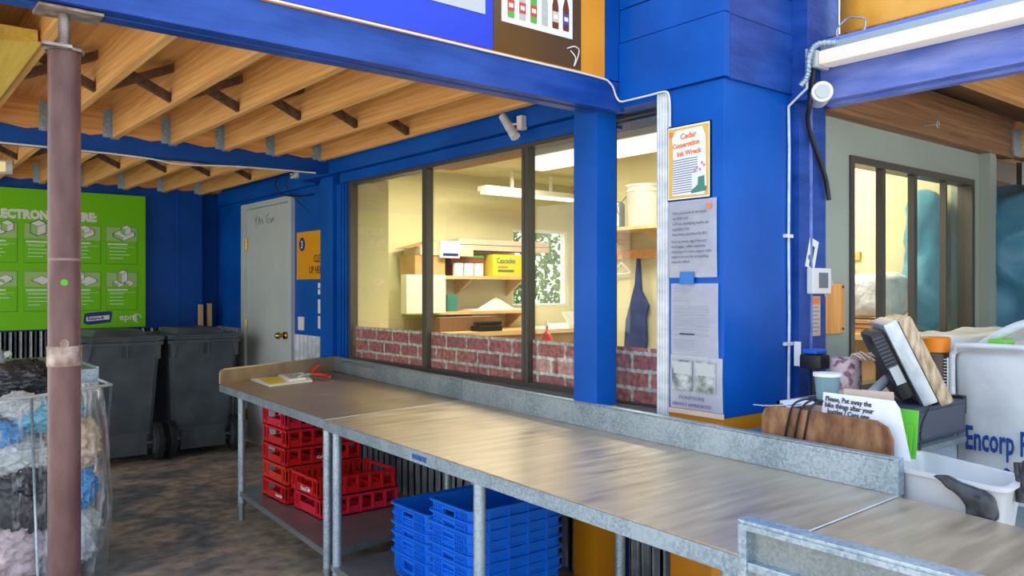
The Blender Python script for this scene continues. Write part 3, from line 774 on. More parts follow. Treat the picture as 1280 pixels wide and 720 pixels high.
bm = bmesh.new(); splash(bm, (2.375, 1.135), (2.562, 3.60), HT, 0.916, side=1); box(bm, 2.375, 2.41, 1.132, 1.145, HT, 0.914); link('backsplash', bm, GALV, t1)
bm = bmesh.new(); extr(bm, [(1.684, 3.450, HT), (2.56, 3.594, HT), (2.56, 3.60, HT), (1.684, 3.456, HT)], (0, 0, .0015)); link('seam_lip', bm, WHITEF, t1)
bm = bmesh.new(); extr(bm, [(1.568, 1.093, HT), (2.376, 1.129, HT), (2.376, 1.134, HT), (1.568, 1.098, HT)], (0, 0, .0015)); link('seam_lip', bm, WHITEF, t1)
leg(t1, 1.718, 3.40, 0.768); leg(t1, 1.655, 2.22, 0.768); leg(t1, 1.60, 1.16, 0.768)
leg(t1, 2.50, 3.40, 0.768); leg(t1, 2.38, 2.25, 0.768); leg(t1, 2.32, 1.18, 0.768)
bm = bmesh.new(); prism(bm, [(1.60, 1.12), (2.34, 1.15), (2.52, 3.43), (1.70, 3.43)], 0.115, 0.145, 0.003); link('undershelf', bm, GALVD, t1)
text('PATRIOT', 0.026, (1.6345, 2.62, 0.776), FX @ Matrix.Rotation(math.radians(-2.8), 4, 'Y'), newmat('blue_sticker', (0.0, 0.12, 0.42), 0.5), t1, bold=0.0006)
t2 = thing('work_table', (2.2, 4.4, 0), 'far steel work table with red crates beneath and a flyer lying on it', 'table', None)
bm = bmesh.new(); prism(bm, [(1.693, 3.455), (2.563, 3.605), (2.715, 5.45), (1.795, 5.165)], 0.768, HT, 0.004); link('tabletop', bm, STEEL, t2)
bm = bmesh.new(); prism(bm, [(1.689, 3.457), (1.695, 3.457), (1.797, 5.165), (1.791, 5.168)], 0.764, 0.807, 0.001); link('front_edge', bm, GALV, t2)
bm = bmesh.new(); splash(bm, (2.565, 3.607), (2.722, 5.45), HT, 0.918, side=1); link('backsplash', bm, GALV, t2)
bm = bmesh.new(); a = Vector((1.797, 5.165)); b = Vector((2.722, 5.45)); 
extr(bm, [(a.x, a.y, HT), (b.x, b.y, HT), (b.x, b.y, 0.918), (a.x + .03, a.y + 0.01, 0.906), (a.x + 0.008, a.y, 0.895), (a.x, a.y, 0.875)], (-0.004, 0.012, 0))
link('end_splash', bm, STEEL, t2)
leg(t2, 1.835, 4.90, 0.768); leg(t2, 1.722, 3.505, 0.768); leg(t2, 2.60, 5.15, 0.768); leg(t2, 2.50, 3.64, 0.768)
bm = bmesh.new(); prism(bm, [(1.718, 3.49), (2.50, 3.62), (2.64, 5.12), (1.825, 4.95)], 0.145, 0.178, 0.003); link('undershelf', bm, GALVD, t2)
t3 = thing('work_table', (1.9, 0.4, 0), 'plain steel work table at the lower right without backsplash', 'table')
bm = bmesh.new(); prism(bm, [(1.553, -0.6), (2.06, -0.6), (2.370, 1.128), (1.567, 1.092)], 0.768, HT, 0.004); link('tabletop', bm, STEELN, t3)
for x, y in ((1.60, 1.04), (2.30, 1.04), (1.60, -0.5), (2.03, -0.5)): leg(t3, x, y, 0.768)

# near metal tray frame
t = thing('metal_rack', (1.40, 0.3, 0), 'galvanised sheet metal rack end standing in front of the right table', 'rack')
bm = bmesh.new(); box(bm, 1.405, 1.412, -0.6, 0.965, 0.868, 0.945); link('side_sheet', bm, GALVD, t)
bm = bmesh.new(); box(bm, 1.385, 1.425, -0.6, 0.985, 0.945, 0.953, bev=0.002); box(bm, 1.385, 1.390, -0.6, 0.985, 0.934, 0.945); link('top_flange', bm, GALV, t)
bm = bmesh.new(); box(bm, 1.3845, 1.4255, 0.965, 0.9855, 0.0, 0.944, bev=0.003); link('corner_post', bm, GALV, t)
bm = bmesh.new(); box(bm, 1.385, 1.425, -0.6, -0.58, 0.0, 0.946, bev=0.003); link('corner_post', bm, GALV, t)
bm = bmesh.new(); box(bm, 1.388, 1.42, -0.58, 0.965, 0.852, 0.870, bev=0.002); link('rail', bm, GALV, t)
bm = bmesh.new(); box(bm, 1.40, 1.45, -0.58, 0.96, 0.70, 0.80); link('wood_rail', bm, WOODB, t)

# ================================================================== RED CRATES
def red_crate(name, mat, label, L=0.48, W=0.34, Hc=0.106):
    t = thing(name, (0, 0, 0), label, 'crate', 'red drink crates on the table shelf')
    bm = bmesh.new(); th = 0.009
    box(bm, 0, L, 0, W, 0, 0.006)
    for (x0, x1, y0, y1) in ((0, L, 0, th), (0, L, W - th, W), (0, th, th, W - th), (L - th, L, th, W - th)):
        box(bm, x0, x1, y0, y1, 0.0, 0.026); box(bm, x0, x1, y0, y1, Hc - 0.018, Hc - 0.001)
    box(bm, -0.004, L + .004, -0.004, 0.0, Hc - 0.008, Hc - 0.001); box(bm, -0.004, 0, -0.004, W + .004, Hc - 0.008, Hc - 0.001)
    n = 6
    for i in range(n + 1):
        x = i * (L - 0.022) / n
        for y in (0, W - th): box(bm, x, x + 0.022, y, y + th, 0.026, Hc - 0.018); 
        box(bm, x + 0.007, x + 0.015, -0.005, 0, 0.004, Hc - 0.004)
        if i % 2 == 0 and i < n: box(bm, x + 0.02, x + 0.078, 0, th, 0.026, 0.044)
    for y in (0, W * 0.16, W * 0.84 - 0.014, W - 0.022):
        for x in (0, L - th): box(bm, x, x + th, y, y + 0.02, 0.026, Hc - 0.018)
        box(bm, -0.005, 0, y + 0.004, y + 0.012, 0.004, Hc - 0.004)
    for x in (0, L - th): box(bm, x, x + th, W * 0.18, W * 0.84, 0.026, 0.05)
    for i in range(1, 6): box(bm, i * L / 6, i * L / 6 + 0.003, th, W - th, 0.006, 0.045)
    for i in range(1, 4): box(bm, th, L - th, i * W / 4, i * W / 4 + 0.003, 0.006, 0.045)
    link('crate_body', bm, mat, t)
    return t
def crate_logo(t, x, y, z, F, sz=0.026):
    text('Coca-Cola', sz, Vector(t.location) + Vector((x, y, z)), F, PWHITE, t, name='logo', bold=0.0007, sx=0.8, rot=0.05)
SH = 0.178
stackA = [REDO if False else RED, REDO, RED, RED, REDP]
ra = None
posn = ['lowest', 'second lowest', 'middle', 'second highest', 'topmost']
mats = [RED, REDO, RED, RED, REDP]
for i in range(5):
    t = red_crate('drink_crate', mats[i], 'red plastic drink crate, %s of the five crate stack under the far table' % posn[i])
    t.location = (1.905 + 0.004 * (i % 2), 4.40 + 0.003 * (i % 3), SH + 0.002 + i * 0.1065)
    if i == 0: crate_logo(t, -0.0075, 0.13, 0.028, FX)
    if i == 2: text('Coke', 0.024, Vector(t.location) + Vector((0.19, -0.006, 0.03)), FY, PWHITE, t, name='logo', bold=0.0007)
for i in range(2):
    t = red_crate('drink_crate', REDP if i == 0 else RED, 'red plastic drink crate, %s of the short two crate stack under the far table' % ('lower' if i == 0 else 'upper, open'))
    t.location = (1.93 - 0.012 * i, 4.005 + 0.01 * i, SH + 0.002 + i * 0.1065)
    if i == 1: crate_logo(t, -0.0075, 0.20, 0.02, FX, 0.034)

# ================================================================== BLUE CRATES
def blue_crate(label, L, W):
    t = thing('stacking_tray', (0, 0, 0), label, 'crate', 'blue stacking trays under the near table')
    Hc = 0.12
    def ring(ins, z, r=0.035, n=5):
        k = 0.95 + 0.05 * z / Hc; out = []
        hx = L / 2 * k - ins; hy = W / 2 * k - ins
        for cx, cy, a0 in ((1, 1, 0), (-1, 1, PI / 2), (-1, -1, PI), (1, -1, PI * 1.5)):
            for j in range(n + 1):
                an = a0 + PI / 2 * j / n
                out.append((L / 2 + cx * (hx - r) + r * math.cos(an), W / 2 + cy * (hy - r) + r * math.sin(an), z))
        return out
    bm = bmesh.new()
    rings = [ring(.02, 0), ring(0, .012), ring(0, .036), ring(-.004, .038), ring(-.004, .043), ring(0, .045), ring(0, Hc - .010), ring(-.009, Hc - .008), ring(-.009, Hc), ring(.004, Hc), ring(.004, .006)]
    vr = [[bm.verts.new(p) for p in q] for q in rings]
    for b_i, (p, q) in enumerate(zip(vr[:-1], vr[1:])):
        n = len(p)
        for i in range(n):
            if i == 11 and b_i in (5, 9): continue      # open end wall, filled below around a real hand hole
            bm.faces.new((p[i], p[(i + 1) % n], q[(i + 1) % n], q[i]))
    bm.faces.new(vr[0]); bm.faces.new(vr[-1]); bmesh.ops.recalc_face_normals(bm, faces=bm.faces[:])
    y0_, y1_ = 0.036, W - 0.036
    for (p, q, za, zb) in ((y0_, y1_, .006, .056), (y0_, y1_, .098, Hc - .001), (y0_, W * .37, .056, .098), (W * .63, y1_, .056, .098)):
        for v in box(bm, 0, .004, p, q, za, zb): v.co.x += L / 2 * .05 * (1 - v.co.z / Hc)
    for i in range(4): box(bm, L * (0.16 + i * 0.21), L * (0.16 + i * 0.21) + 0.009, -0.007, 0.006, 0.03, Hc - .002, bev=.002)
    link('tray_body', bm, CRB, t, smooth='auto')
    bm = bmesh.new()
    zs = (0.040, 0.056, 0.072, 0.088, 0.104)
    for (p, q) in ((W * .14, W * .35), (W * .65, W * .86)):
        for z in zs: box(bm, -0.005, 0.008, p, q, z, z + 0.0035)
        for j in range(5): yy = p + (q - p) * j / 4; box(bm, -0.005, 0.008, yy - .0018, yy + .0018, 0.040, 0.107)
    for b4 in ((W * .37, W * .63, .050, .056), (W * .37, W * .63, .098, .104), (W * .355, W * .37, .050, .104), (W * .63, W * .645, .050, .104)): box(bm, -0.006, 0.008, *b4)
    link('handle_grid', bm, CRB, t)
    return t
proto_r = blue_crate('x', 0.47, 0.30)
proto_l = blue_crate('x', 0.47, 0.31)
words = ['bottom', 'second lowest', 'third lowest', 'fourth lowest', 'fifth lowest', 'sixth lowest', 'seventh lowest', 'eighth lowest', 'topmost']
def stack(proto, x, y, ztop, z0, n, desc):
    pitch = (ztop - 0.12 - z0) / (n - 1)
    for i in range(n):
        w = 'topmost' if i == n - 1 else words[i]
        lab = 'bright blue plastic tray, %s of the %s' % (w, desc)
        loc = (x + 0.004 * math.sin(i * 2.1), y + 0.003 * math.cos(i * 1.7), z0 + i * pitch)
        if i == 0: proto.location = loc; proto['label'] = lab
        else: dup(proto, loc, lab)
stack(proto_l, 1.85, 2.83, 0.475, 0.147, 6, 'left stack beside the red crates')
stack(proto_r, 1.82, 2.49, 0.565, 0.147, 8, 'taller right stack behind the table leg')

# ================================================================== WHEELIE BINS
def wheelie(x, y, label):
    t = thing('wheelie_bin', (x, y, 0), label, 'bin', 'grey wheelie bins by the far wall')
    W, D = 0.29, 0.70
    bm = bmesh.new(); vs = box(bm, x - W, x + W, y, y + D, 0.06, 1.0)
    for v in vs:
        k = 0.80 + 0.20 * (v.co.z - 0.06) / 0.94
        v.co.x = x + (v.co.x - x) * k
        if v.co.y < y + D / 2: v.co.y += 0.07 * (1 - (v.co.z - 0.06) / 0.94)
        else: v.co.y -= 0.14 * (1 - (v.co.z - 0.06) / 0.94)
    bmesh.ops.bevel(bm, geom=bm.edges[:], offset=0.03, segments=3, affect='EDGES')
    link('bin_body', bm, BIN, t, smooth='auto')
    bm = bmesh.new(); box(bm, x - W - 0.015, x + W + 0.015, y - 0.02, y + D + 0.02, 0.955, 0.985, bev=0.008)
    for s in (-1, 1):
        extr(bm, [(x + s * (W - .005), y - 0.018, 0.96), (x + s * (W - .06), y - 0.018, 0.96), (x + s * (W - .035), y - 0.018, 0.84), (x + s * (W - .01), y - 0.018, 0.84)], (0, 0.04, 0))
    for dx in (-.03, .02): box(bm, x + dx, x + dx + 0.012, y - 0.018, y + 0.02, 0.86, 0.96)
    link('rim', bm, BIN, t)
    bm = bmesh.new(); vs = box(bm, x - 0.19, x + 0.19, y + 0.035, y + 0.09, 0.06, 0.235)
    for v in vs:
        if v.co.z > 0.2: v.co.x = x + (v.co.x - x) * 0.96
    box(bm, x - 0.12, x + 0.12, y + 0.027, y + 0.037, 0.12, 0.205, bev=0.004)
    box(bm, x - 0.21, x + 0.21, y + 0.03, y + 0.09, 0.225, 0.245)
    link('foot_panel', bm, BIN, t)
    bm = bmesh.new()
    box(bm, x - W - 0.02, x + W + 0.02, y - 0.03, y + D + 0.03, 0.99, 1.03, bev=0.014)
    vs = box(bm, x - W * .72, x + W * .72, y + 0.08, y + D - 0.05, 1.03, 1.075)
    for v in vs:
        if v.co.z > 1.05: v.co.x = x + (v.co.x - x) * 0.82; v.co.y = y + D / 2 + (v.co.y - y - D / 2) * 0.85
    link('lid', bm, BIN, t)
    bm = bmesh.new(); cyl(bm, (x - W + 0.02, y - 0.045, 1.0), (x + W - 0.02, y - 0.045, 1.0), 0.013, seg=12)
    for s in (-1, 0, 1): box(bm, x + s * (W - 0.05) - 0.012, x + s * (W - 0.05) + 0.012, y - 0.055, y, 0.985, 1.018)
    link('handle', bm, BIN, t)
    bm = bmesh.new(); cyl(bm, (x - 0.27, y + 0.06, 0.15), (x + 0.27, y + 0.06, 0.15), 0.012, seg=12); link('axle', bm, GALVD, t)
    for s in (-1, 1):
        xc = x + s * 0.272
        bm = bmesh.new(); 
        prof = [(0.10, -0.028), (0.142, -0.028), (0.15, -0.018), (0.15, 0.018), (0.142, 0.028), (0.10, 0.028)]
        lathe(bm, prof, seg=36)
        for k in range(36):
            a = k * 2 * PI / 36
            box(bm, 0.148, 0.154, -0.006, 0.006, -0.024, 0.024, mtx=Matrix.Rotation(a, 4, 'Z'))
        bmesh.ops.transform(bm, matrix=Matrix.Translation((xc, y + 0.06, 0.155)) @ Matrix.Rotation(PI / 2, 4, 'Y'), verts=bm.verts[:])
        w = link('wheel', bm, RUBBER, t, smooth='auto')
        bm = bmesh.new(); cyl(bm, (xc - 0.03, y + 0.06, 0.155), (xc + 0.03, y + 0.06, 0.155), 0.10, seg=28); cyl(bm, (xc - 0.04, y + 0.06, 0.155), (xc + 0.04, y + 0.06, 0.155), 0.03, seg=16); link('hub', bm, BIN, w, smooth='auto')
    return t
wheelie(1.66, 7.0, 'dark grey wheelie bin partly behind the clear waste bag, left of the pair')
wheelie(2.31, 7.02, 'dark grey wheelie bin next to the pale door, right of the pair')
for i, (x, y, h) in enumerate(((2.60, 8.02, 1.26), (2.69, 8.04, 1.27))):
    bm = bmesh.new(); box(bm, x - 0.02, x + 0.02, y - 0.02, y + 0.02, 0.0, h, bev=0.004)
    single('wooden_stick', bm, woodmat('pale_stick_%d' % i, (0.55, 0.36, 0.12), (0.72, 0.52, 0.22), (4, 4, 1)), 'pale wooden stick leaning in the corner behind the bins, %s of two' % ('left' if i == 0 else 'right'), 'stick', 'wooden sticks in the corner')
bm = bmesh.new(); cyl(bm, (2.70, 7.55, 0), (2.70, 7.55, 1.02), 0.02, seg=14)
single('grey_pipe', bm, GALVD, 'grey upright pipe between the right bin and the pale door', 'pipe', smooth='auto')

# ================================================================== GREEN SIGN
t = thing('recycling_sign', (1.2, 8.05, 1.04), 'large green electronics recycling sign on the far wall behind the steel post', 'sign')
sx1 = 2.10
P('sign_board', SIGNG, t, (0.0, sx1, 8.035, 8.06, 1.06, 2.275))
YS = 8.035
text('ELECTRONICS HERE:', 0.10, (0.86, YS - 0.001, 2.02), FY, PWHITE, t, name='headline', bold=0.0065, sx=0.89)
def tile(u, v, w, h, k):
    f = P('tile', SIGNM, t, (u, u + w, YS - 0.002, YS, v, v + h)); 
    P('tile_face', SIGNG, f, (u + .004, u + w - .006, YS - 0.0032, YS - .002, v + .008, v + h * 0.62)); P('picture_band', SIGNG2, f, (u + .004, u + w - .006, YS - 0.0032, YS - .002, v + h * 0.62, v + h - .004))
    bm = bmesh.new()
    for j in range(5):
        wd = w * (0.62 if j == 0 else (0.5 + 0.28 * noise.noise(Vector((k * 3.1, j * 1.7, 0)))))
        wbox(bm, FY, (u + w * (.06 if j < 1 else .12), YS - .0032, v + h * (.52 - j * .09)), 0, wd, 0, .012 if j == 0 else .005, 0, .001)
    wbox(bm, FY, (u + w * .06, YS - .0032, v + h * .465), 0, w * .85, 0, .002, 0, .001)
    link('text_lines', bm, PWHITE, f)
    # isometric appliance pictures
    def iso(cx, cz, a, b, c, dark=0.006, dd=0.0):
        ex = (a * .87, a * .42); ey = (-b * .87, b * .42)
        pt = lambda i, j, kk: (cx + ex[0] * i + ey[0] * j, cz + ex[1] * i + ey[1] * j + c * kk)
        outline = [pt(0, 0, 0), pt(1, 0, 0), pt(1, 0, 1), pt(1, 1, 1), pt(0, 1, 1), pt(0, 1, 0)]
        ccx = sum(p[0] for p in outline) / 6; ccz = sum(p[1] for p in outline) / 6
        big = [(ccx + (p[0] - ccx) * (1 + dark * 18), ccz + (p[1] - ccz) * (1 + dark * 18)) for p in outline]
        m1 = bmesh.new(); wpoly(m1, FY, (0, YS - .0032 - dd, 0), big, 0.0, .001); link('picture_outline', m1, SIGND, f)
        m1 = bmesh.new(); wpoly(m1, FY, (0, YS - .0044 - dd, 0), [pt(0, 0, 1), pt(1, 0, 1), pt(1, 1, 1), pt(0, 1, 1)], 0, .001)
        wpoly(m1, FY, (0, YS - .0044 - dd, 0), [pt(0, 0, 0), pt(1, 0, 0), pt(1, 0, .95), pt(0, 0, .95)], 0, .001); link('picture', m1, PWHITE, f)
        m1 = bmesh.new(); wpoly(m1, FY, (0, YS - .0044 - dd, 0), [pt(0, 0, 0), pt(0, 0, .95), pt(0, 1, .95), pt(0, 1, 0)], 0, .001); link('picture_shade', m1, SIGNG2, f)
    cx = u + w * .5; cz = v + h * .66
    kinds = {0: [(-.02, 0, .07, .10, .05), (.06, .035, .05, .05, .055)], 1: [(-.03, .01, .07, .06, .08), (.07, -.01, .06, .05, .01)], 2: [(0, 0, .09, .08, .035), (.0, .045, .05, .05, .03)], 3: [(0.01, -.01, .11, .09, .03), (.03, .045, .05, .04, .05)],
             4: [(0, -.01, .09, .12, .01), (.04, .02, .06, .05, .02)], 5: [(0, 0, .08, .08, .012)], 6: [(0.01, -.01, .10, .07, .02), (-.03, .04, .03, .05, .05)], 7: [(-.03, -.02, .05, .05, .03), (.0, .02, .05, .04, .08), (.06, -.01, .04, .04, .02)]}
    for n_, (dx, dz, a, b, c) in enumerate(kinds[k]): iso(cx + dx, cz + dz, a, b, c, dd=.0026 * n_)
us = [0.80, 1.115, 1.45, 1.76]
for k in range(4):
    tile(us[k], 1.635, 0.27, 0.345, k); tile(us[k], 1.215, 0.27, 0.35, 4 + k)
bg_ = bmesh.new(); wpoly(bg_, FY, (1.575, YS - .001, 1.09), [(0, .02), (.01, .10), (.06, .11), (.22, .12), (.24, .11), (.225, .02), (.06, .0), (.03, .0)], 0, .001); lg = link('logo_plate', bg_, NAVY, t)
wb = bmesh.new(); wpoly(wb, FY, (1.60, YS - .002, 1.115), [(0, .005), (.0, .045), (.19, .06), (.19, .02)], 0, .001); link('logo_band', wb, PWHITE, lg)
text('Return-It', 0.042, (1.612, YS - .004, 1.13), FY, NAVY, lg, name='logo_text', bold=0.001, sx=0.85, rot=0.07)
P('divider', SIGNG2, t, (1.838, 1.841, YS - .002, YS, 1.10, 1.24))
text('epra', 0.085, (1.875, YS - .002, 1.125), FY, PWHITE, t, name='logo_text', bold=0.001)
bm = bmesh.new(); tube(bm, [(2.03 + .03 * math.cos(a * .35), YS - .002, 1.145 + .03 * math.sin(a * .35)) for a in range(14)], 0.005, 6); tube(bm, [(2.035 + .045 * math.cos(2.2 + a * .3), YS - .002, 1.145 + .042 * math.sin(2.2 + a * .3)) for a in range(10)], 0.004, 6); link('swirl_mark', bm, PWHITE, t)

# ================================================================== ORANGE "CLEAN UP HERE" SIGN and wall bits
t = thing('clean_up_sign', (2.825, 5.9, 1.49), 'orange numbered wall sign next to the pale door, cut off by the pillar', 'sign')
P('sign_board', newmat('orange_sign', (0.85, 0.36, 0.0), 0.35), t, (2.822, 2.83, 5.44, 6.305, 1.49, 1.875))
bm = bmesh.new(); cyl(bm, (2.822, 6.20, 1.775), (2.820, 6.20, 1.775), 0.055, seg=32); d = link('number_disc', bm, NAVY, t)
text('3', 0.085, (2.8195, 6.223, 1.745), FX, PWHITE, d, name='numeral', bold=0.001)
SBR = newmat('brown_lettering', (0.12, 0.03, 0.012), 0.5)
text('CLEAN', 0.083, (2.821, 5.985, 1.625), FX, SBR, t, bold=0.001, sx=0.85); text('UP HERE', 0.083, (2.821, 6.07, 1.535), FX, SBR, t, bold=0.001, sx=0.85)
t = thing('light_switch', (2.825, 6.23, 1.08), 'white light switch plate beside the pale door under the orange sign', 'switch')
P('switch_plate', WHITE, t, (2.822, 2.83, 6.175, 6.285, 1.075, 1.185), bev=0.003); P('rocker', PWHITE, t, (2.818, 2.823, 6.215, 6.245, 1.105, 1.155), bev=0.002)
bm = bmesh.new()
for z0, z1 in ((1.42, 1.46), (1.37, 1.41), (1.22, 1.33), (1.10, 1.20)): wbox(bm, FX, (2.829, 5.90, 0), -0.02, 0.05, z0, z1, 0, .003)
single('wall_sticker', bm, PWHITE, 'white lettered sticker strip on the blue wall beside the pillar', 'sticker')
t = thing('outlet_box', (2.78, 6.2, 2.33), 'white outlet box with a black cord above the pale door', 'outlet')
P('box_cover', WHITE, t, (2.745, 2.79, 6.12, 6.26, 2.31, 2.40), bev=0.004)
bm = bmesh.new(); tube(bm, smooth_path([(2.745, 6.19, 2.35), (2.70, 6.35, 2.36), (2.70, 6.45, 2.28), (2.74, 6.42, 2.20), (2.80, 6.25, 2.17), (2.81, 5.98, 2.16)]), 0.006); tube(bm, smooth_path([(2.745, 6.17, 2.34), (2.72, 6.28, 2.30), (2.76, 6.30, 2.20), (2.81, 6.05, 2.03)]), 0.003); link('cord', bm, CABLE, t)
t = thing('floodlight', (2.66, 3.26, 2.2), 'small white spotlight head on the blue fascia above the large window', 'lamp')
bm = bmesh.new(); cyl(bm, (2.60, 3.29, 2.31), (2.615, 3.20, 2.19), 0.02, 0.026, seg=16); link('lamp_head', bm, WHITEF, t, smooth='auto')
bm = bmesh.new(); box(bm, 2.63, 2.665, 3.17, 3.21, 2.23, 2.30); tube(bm, [(2.64, 3.19, 2.26), (2.61, 3.23, 2.26)], 0.006); link('mount', bm, WHITE, t)

# cables and conduits
bm = bmesh.new(); tube(bm, smooth_path([(-0.6, 2.444, 2.318), (0.9, 2.444, 2.322), (1.9, 2.444, 2.318), (2.42, 2.443, 2.316), (2.52, 2.44, 2.30), (2.56, 2.444, 2.25), (2.572, 2.43, 2.228), (2.576, 2.38, 2.226), (2.578, 2.28, 2.226), (2.578, 2.19, 2.226), (2.585, 2.172, 2.21), (2.590, 2.17, 2.16), (2.590, 2.17, 2.08)], 6), 0.0045, 6)
single('white_cable', bm, WHITE, 'thin white cable along the front beam and down to the posters', 'cable', smooth=True)
bm = bmesh.new(); tube(bm, smooth_path([(-0.6, 5.38, 2.245), (1.2, 5.38, 2.24), (1.6, 5.38, 2.215), (2.0, 5.38, 2.235), (2.55, 5.38, 2.243)], 6), 0.006, 6)
single('white_cable', bm, WHITE, 'white cable sagging along the underside of the middle beam', 'cable', smooth=True)
t = thing('wall_conduit', (3.03, 1.905, 1.05), 'thin white conduit running down the blue corner column', 'conduit')
bm = bmesh.new(); tube(bm, [(3.03, 1.904, 0.9), (3.035, 1.904, 1.3), (3.03, 1.904, 1.62), (3.035, 1.904, 2.0), (3.03, 1.904, 2.18), (3.03, 1.82, 2.24), (3.03, 1.82, 2.40)], 0.006, 8); link('pipe', bm, WHITEF, t, smooth=True)
for z in (1.63, 1.18): P('pipe_clip', WHITE, t, (3.0, 3.055, 1.897, 1.911, z, z + 0.014))
bm = bmesh.new(); path = smooth_path([(2.99, 1.825, 2.245), (3.0, 1.80, 2.28), (3.0, 1.79, 2.36), (3.05, 1.78, 2.415), (3.12, 1.72, 2.42)], 10); tube(bm, path, 0.010, 10)
for p, q in zip(path[::2], path[1::2]): cyl(bm, p, q, 0.0125, seg=10)
single('flexible_conduit', bm, GALV, 'ribbed metal flexible conduit bending up to the strip lamp', 'conduit', smooth=True)
t = thing('motion_sensor', (3.10, 1.80, 2.17), 'round white sensor housing below the left end of the right beam', 'sensor')
bm = bmesh.new(); cyl(bm, (3.15, 1.84, 2.22), (3.055, 1.765, 2.22), 0.042, seg=24); link('housing', bm, WHITE, t, smooth='auto')
bm = bmesh.new(); cyl(bm, (3.058, 1.768, 2.22), (3.048, 1.76, 2.22), 0.028, seg=24); link('lens', bm, GREYP, t, smooth='auto')
bm = bmesh.new(); tube(bm, smooth_path([(3.07, 1.80, 2.40), (3.06, 1.82, 2.2), (3.11, 1.86, 2.10), (3.24, 1.86, 1.9), (3.27, 1.86, 1.80)], 6), 0.010, 8)
single('black_cable', bm, CABLE, 'thick black cable hanging down beside the grey green wall', 'cable', smooth=True)

# ================================================================== POSTERS ON THE COLUMN (facing -X)
XP = 2.598
def sheet(bm, x, y_l, y_r, z0, z1, curl=0.012, tilt=0.0, n=8):
    g = []
    for i in range(n + 1):
        row = []
        for j in range(n + 1):
            u = i / n; v = j / n
            y = y_l + (y_r - y_l) * u + tilt * (v - .5) * 0.2
            z = z0 + (z1 - z0) * v + tilt * (u - .5) * -0.2
            xx = x - curl * (u ** 3) * (0.4 + 0.6 * v) - curl * 0.4 * math.sin(v * PI)
            row.append(bm.verts.new((xx, y, z)))
        g.append(row)
    for i in range(n):
        for j in range(n): bm.faces.new((g[i][j], g[i + 1][j], g[i + 1][j + 1], g[i][j + 1]))
    bmesh.ops.solidify(bm, geom=bm.faces[:], thickness=0.0008)
t = thing('recycling_poster', (XP, 2.07, 1.775), 'yellow bordered poster with orange title and a green boot drawing', 'poster')
bm = bmesh.new(); sheet(bm, XP - .002, 2.19, 1.968, 1.775, 2.078, 0.0, 0.0); link('sheet', bm, YEP, t)
bm = bmesh.new(); wbox(bm, FX, (XP - .0035, 2.19, 1.775), .006, .216, .004, .299, 0, .0006); o = link('border', bm, PWHITE, t)
bm = bmesh.new(); wbox(bm, FX, (XP - .0042, 2.19, 1.775), .011, .211, .01, .293, 0, .0006); o = link('border_fill', bm, newmat('poster_yellow', (0.78, 0.48, 0.10), .5), t)
bm = bmesh.new(); wpoly(bm, FX, (XP - .005, 2.19, 1.775), [(.03, .02), (.19, .016), (.2, .05), (.195, .25), (.18, .285), (.05, .283), (.028, .26), (.034, .2)], 0, .0006); link('text_area', bm, PAPER, t)
text('Cedar', .032, (XP - .006, 2.118, 2.02), FX, ORP, t, name='title', bold=.001, rot=.06); text('Conservation', .029, (XP - .006, 2.157, 1.985), FX, ORP, t, name='title', bold=.001, sx=.85, rot=.06); text('Ink Wreck', .028, (XP - .006, 2.135, 1.952), FX, ORP, t, name='title', bold=.001, rot=.05)
bm = bmesh.new()
for j in range(15): wbox(bm, FX, (XP - .006, 2.157, 1.935 - j * .0095), 0, .125 - .028 * (j > 6) + .01 * noise.noise(Vector((j, 2, 1))), 0, .0038, 0, .0004, rot=.03)
link('text_lines', bm, INKG, t)
bm = bmesh.new(); wpoly(bm, FX, (XP - .0062, 2.065, 1.79), [(0, .018), (.004, .008), (.075, .014), (.078, .03), (.068, .034), (.066, .075), (.036, .07), (.034, .04)], 0, .0006); link('boot_drawing', bm, BOOT, t)
bm = bmesh.new()
for (u, v, m_) in ((.03, .11, 0), (.045, .10, 0), (.055, .125, 0), (.065, .115, 0), (.02, .095, 0)):
    cyl(bm, (XP - .0062, 2.065 - u, 1.79 + v), (XP - .0068, 2.065 - u, 1.79 + v), .006, seg=8)
link('flower_drawing', bm, PINKP, t)
bm = bmesh.new(); cyl(bm, (XP - .005, 2.166, 2.045), (XP - .0058, 2.166, 2.045), .013, seg=12); link('sun_drawing', bm, ORP, t)

t = thing('sleeved_notice', (XP, 2.06, 1.46), 'white printed notice in a clear sleeve under the yellow poster, blue taped', 'notice')
bm = bmesh.new(); sheet(bm, XP - .004, 2.177, 1.938, 1.462, 1.772, 0.004); link('sheet', bm, PAPERS, t)
for i, s in enumerate(('when you look at the label', 'carefully and', 'such as: identifying marks on', 'establish a fee', 'have been purchased in B.C.')):
    text(s, .0155, (XP - .0115, 2.155, 1.718 - i * .0215), FX, INKG, t, name='text_line')
for i, s in enumerate(('Such as, meat, egg, fruit and', 'beverages, coffee canisters,', 'shopping of cream, yogurt, tubs', 'yogurt, ice are for a recycling', 'deposit refund')):
    text(s, .0155, (XP - .0115, 2.16, 1.603 - i * .0205), FX, INKG, t, name='text_line')
bm = bmesh.new(); cyl(bm, (XP - .010, 1.972, 1.742), (XP - .012, 1.972, 1.742), .012, seg=9); link('orange_mark', bm, ORP, t)
bm = bmesh.new(); box(bm, XP - .014, XP - .0115, 2.045, 2.115, 1.435, 1.485); link('blue_tape', bm, newmat('blue_tape', (0.0, .16, .55), .3), t)
t = thing('letter_notice', (XP, 2.06, 1.10), 'long pale typed letter pinned beneath the blue tape', 'notice')
bm = bmesh.new(); sheet(bm, XP - .003, 2.168, 1.932, 1.14, 1.438, 0.004); link('sheet', bm, PAPER, t)
bm = bmesh.new()
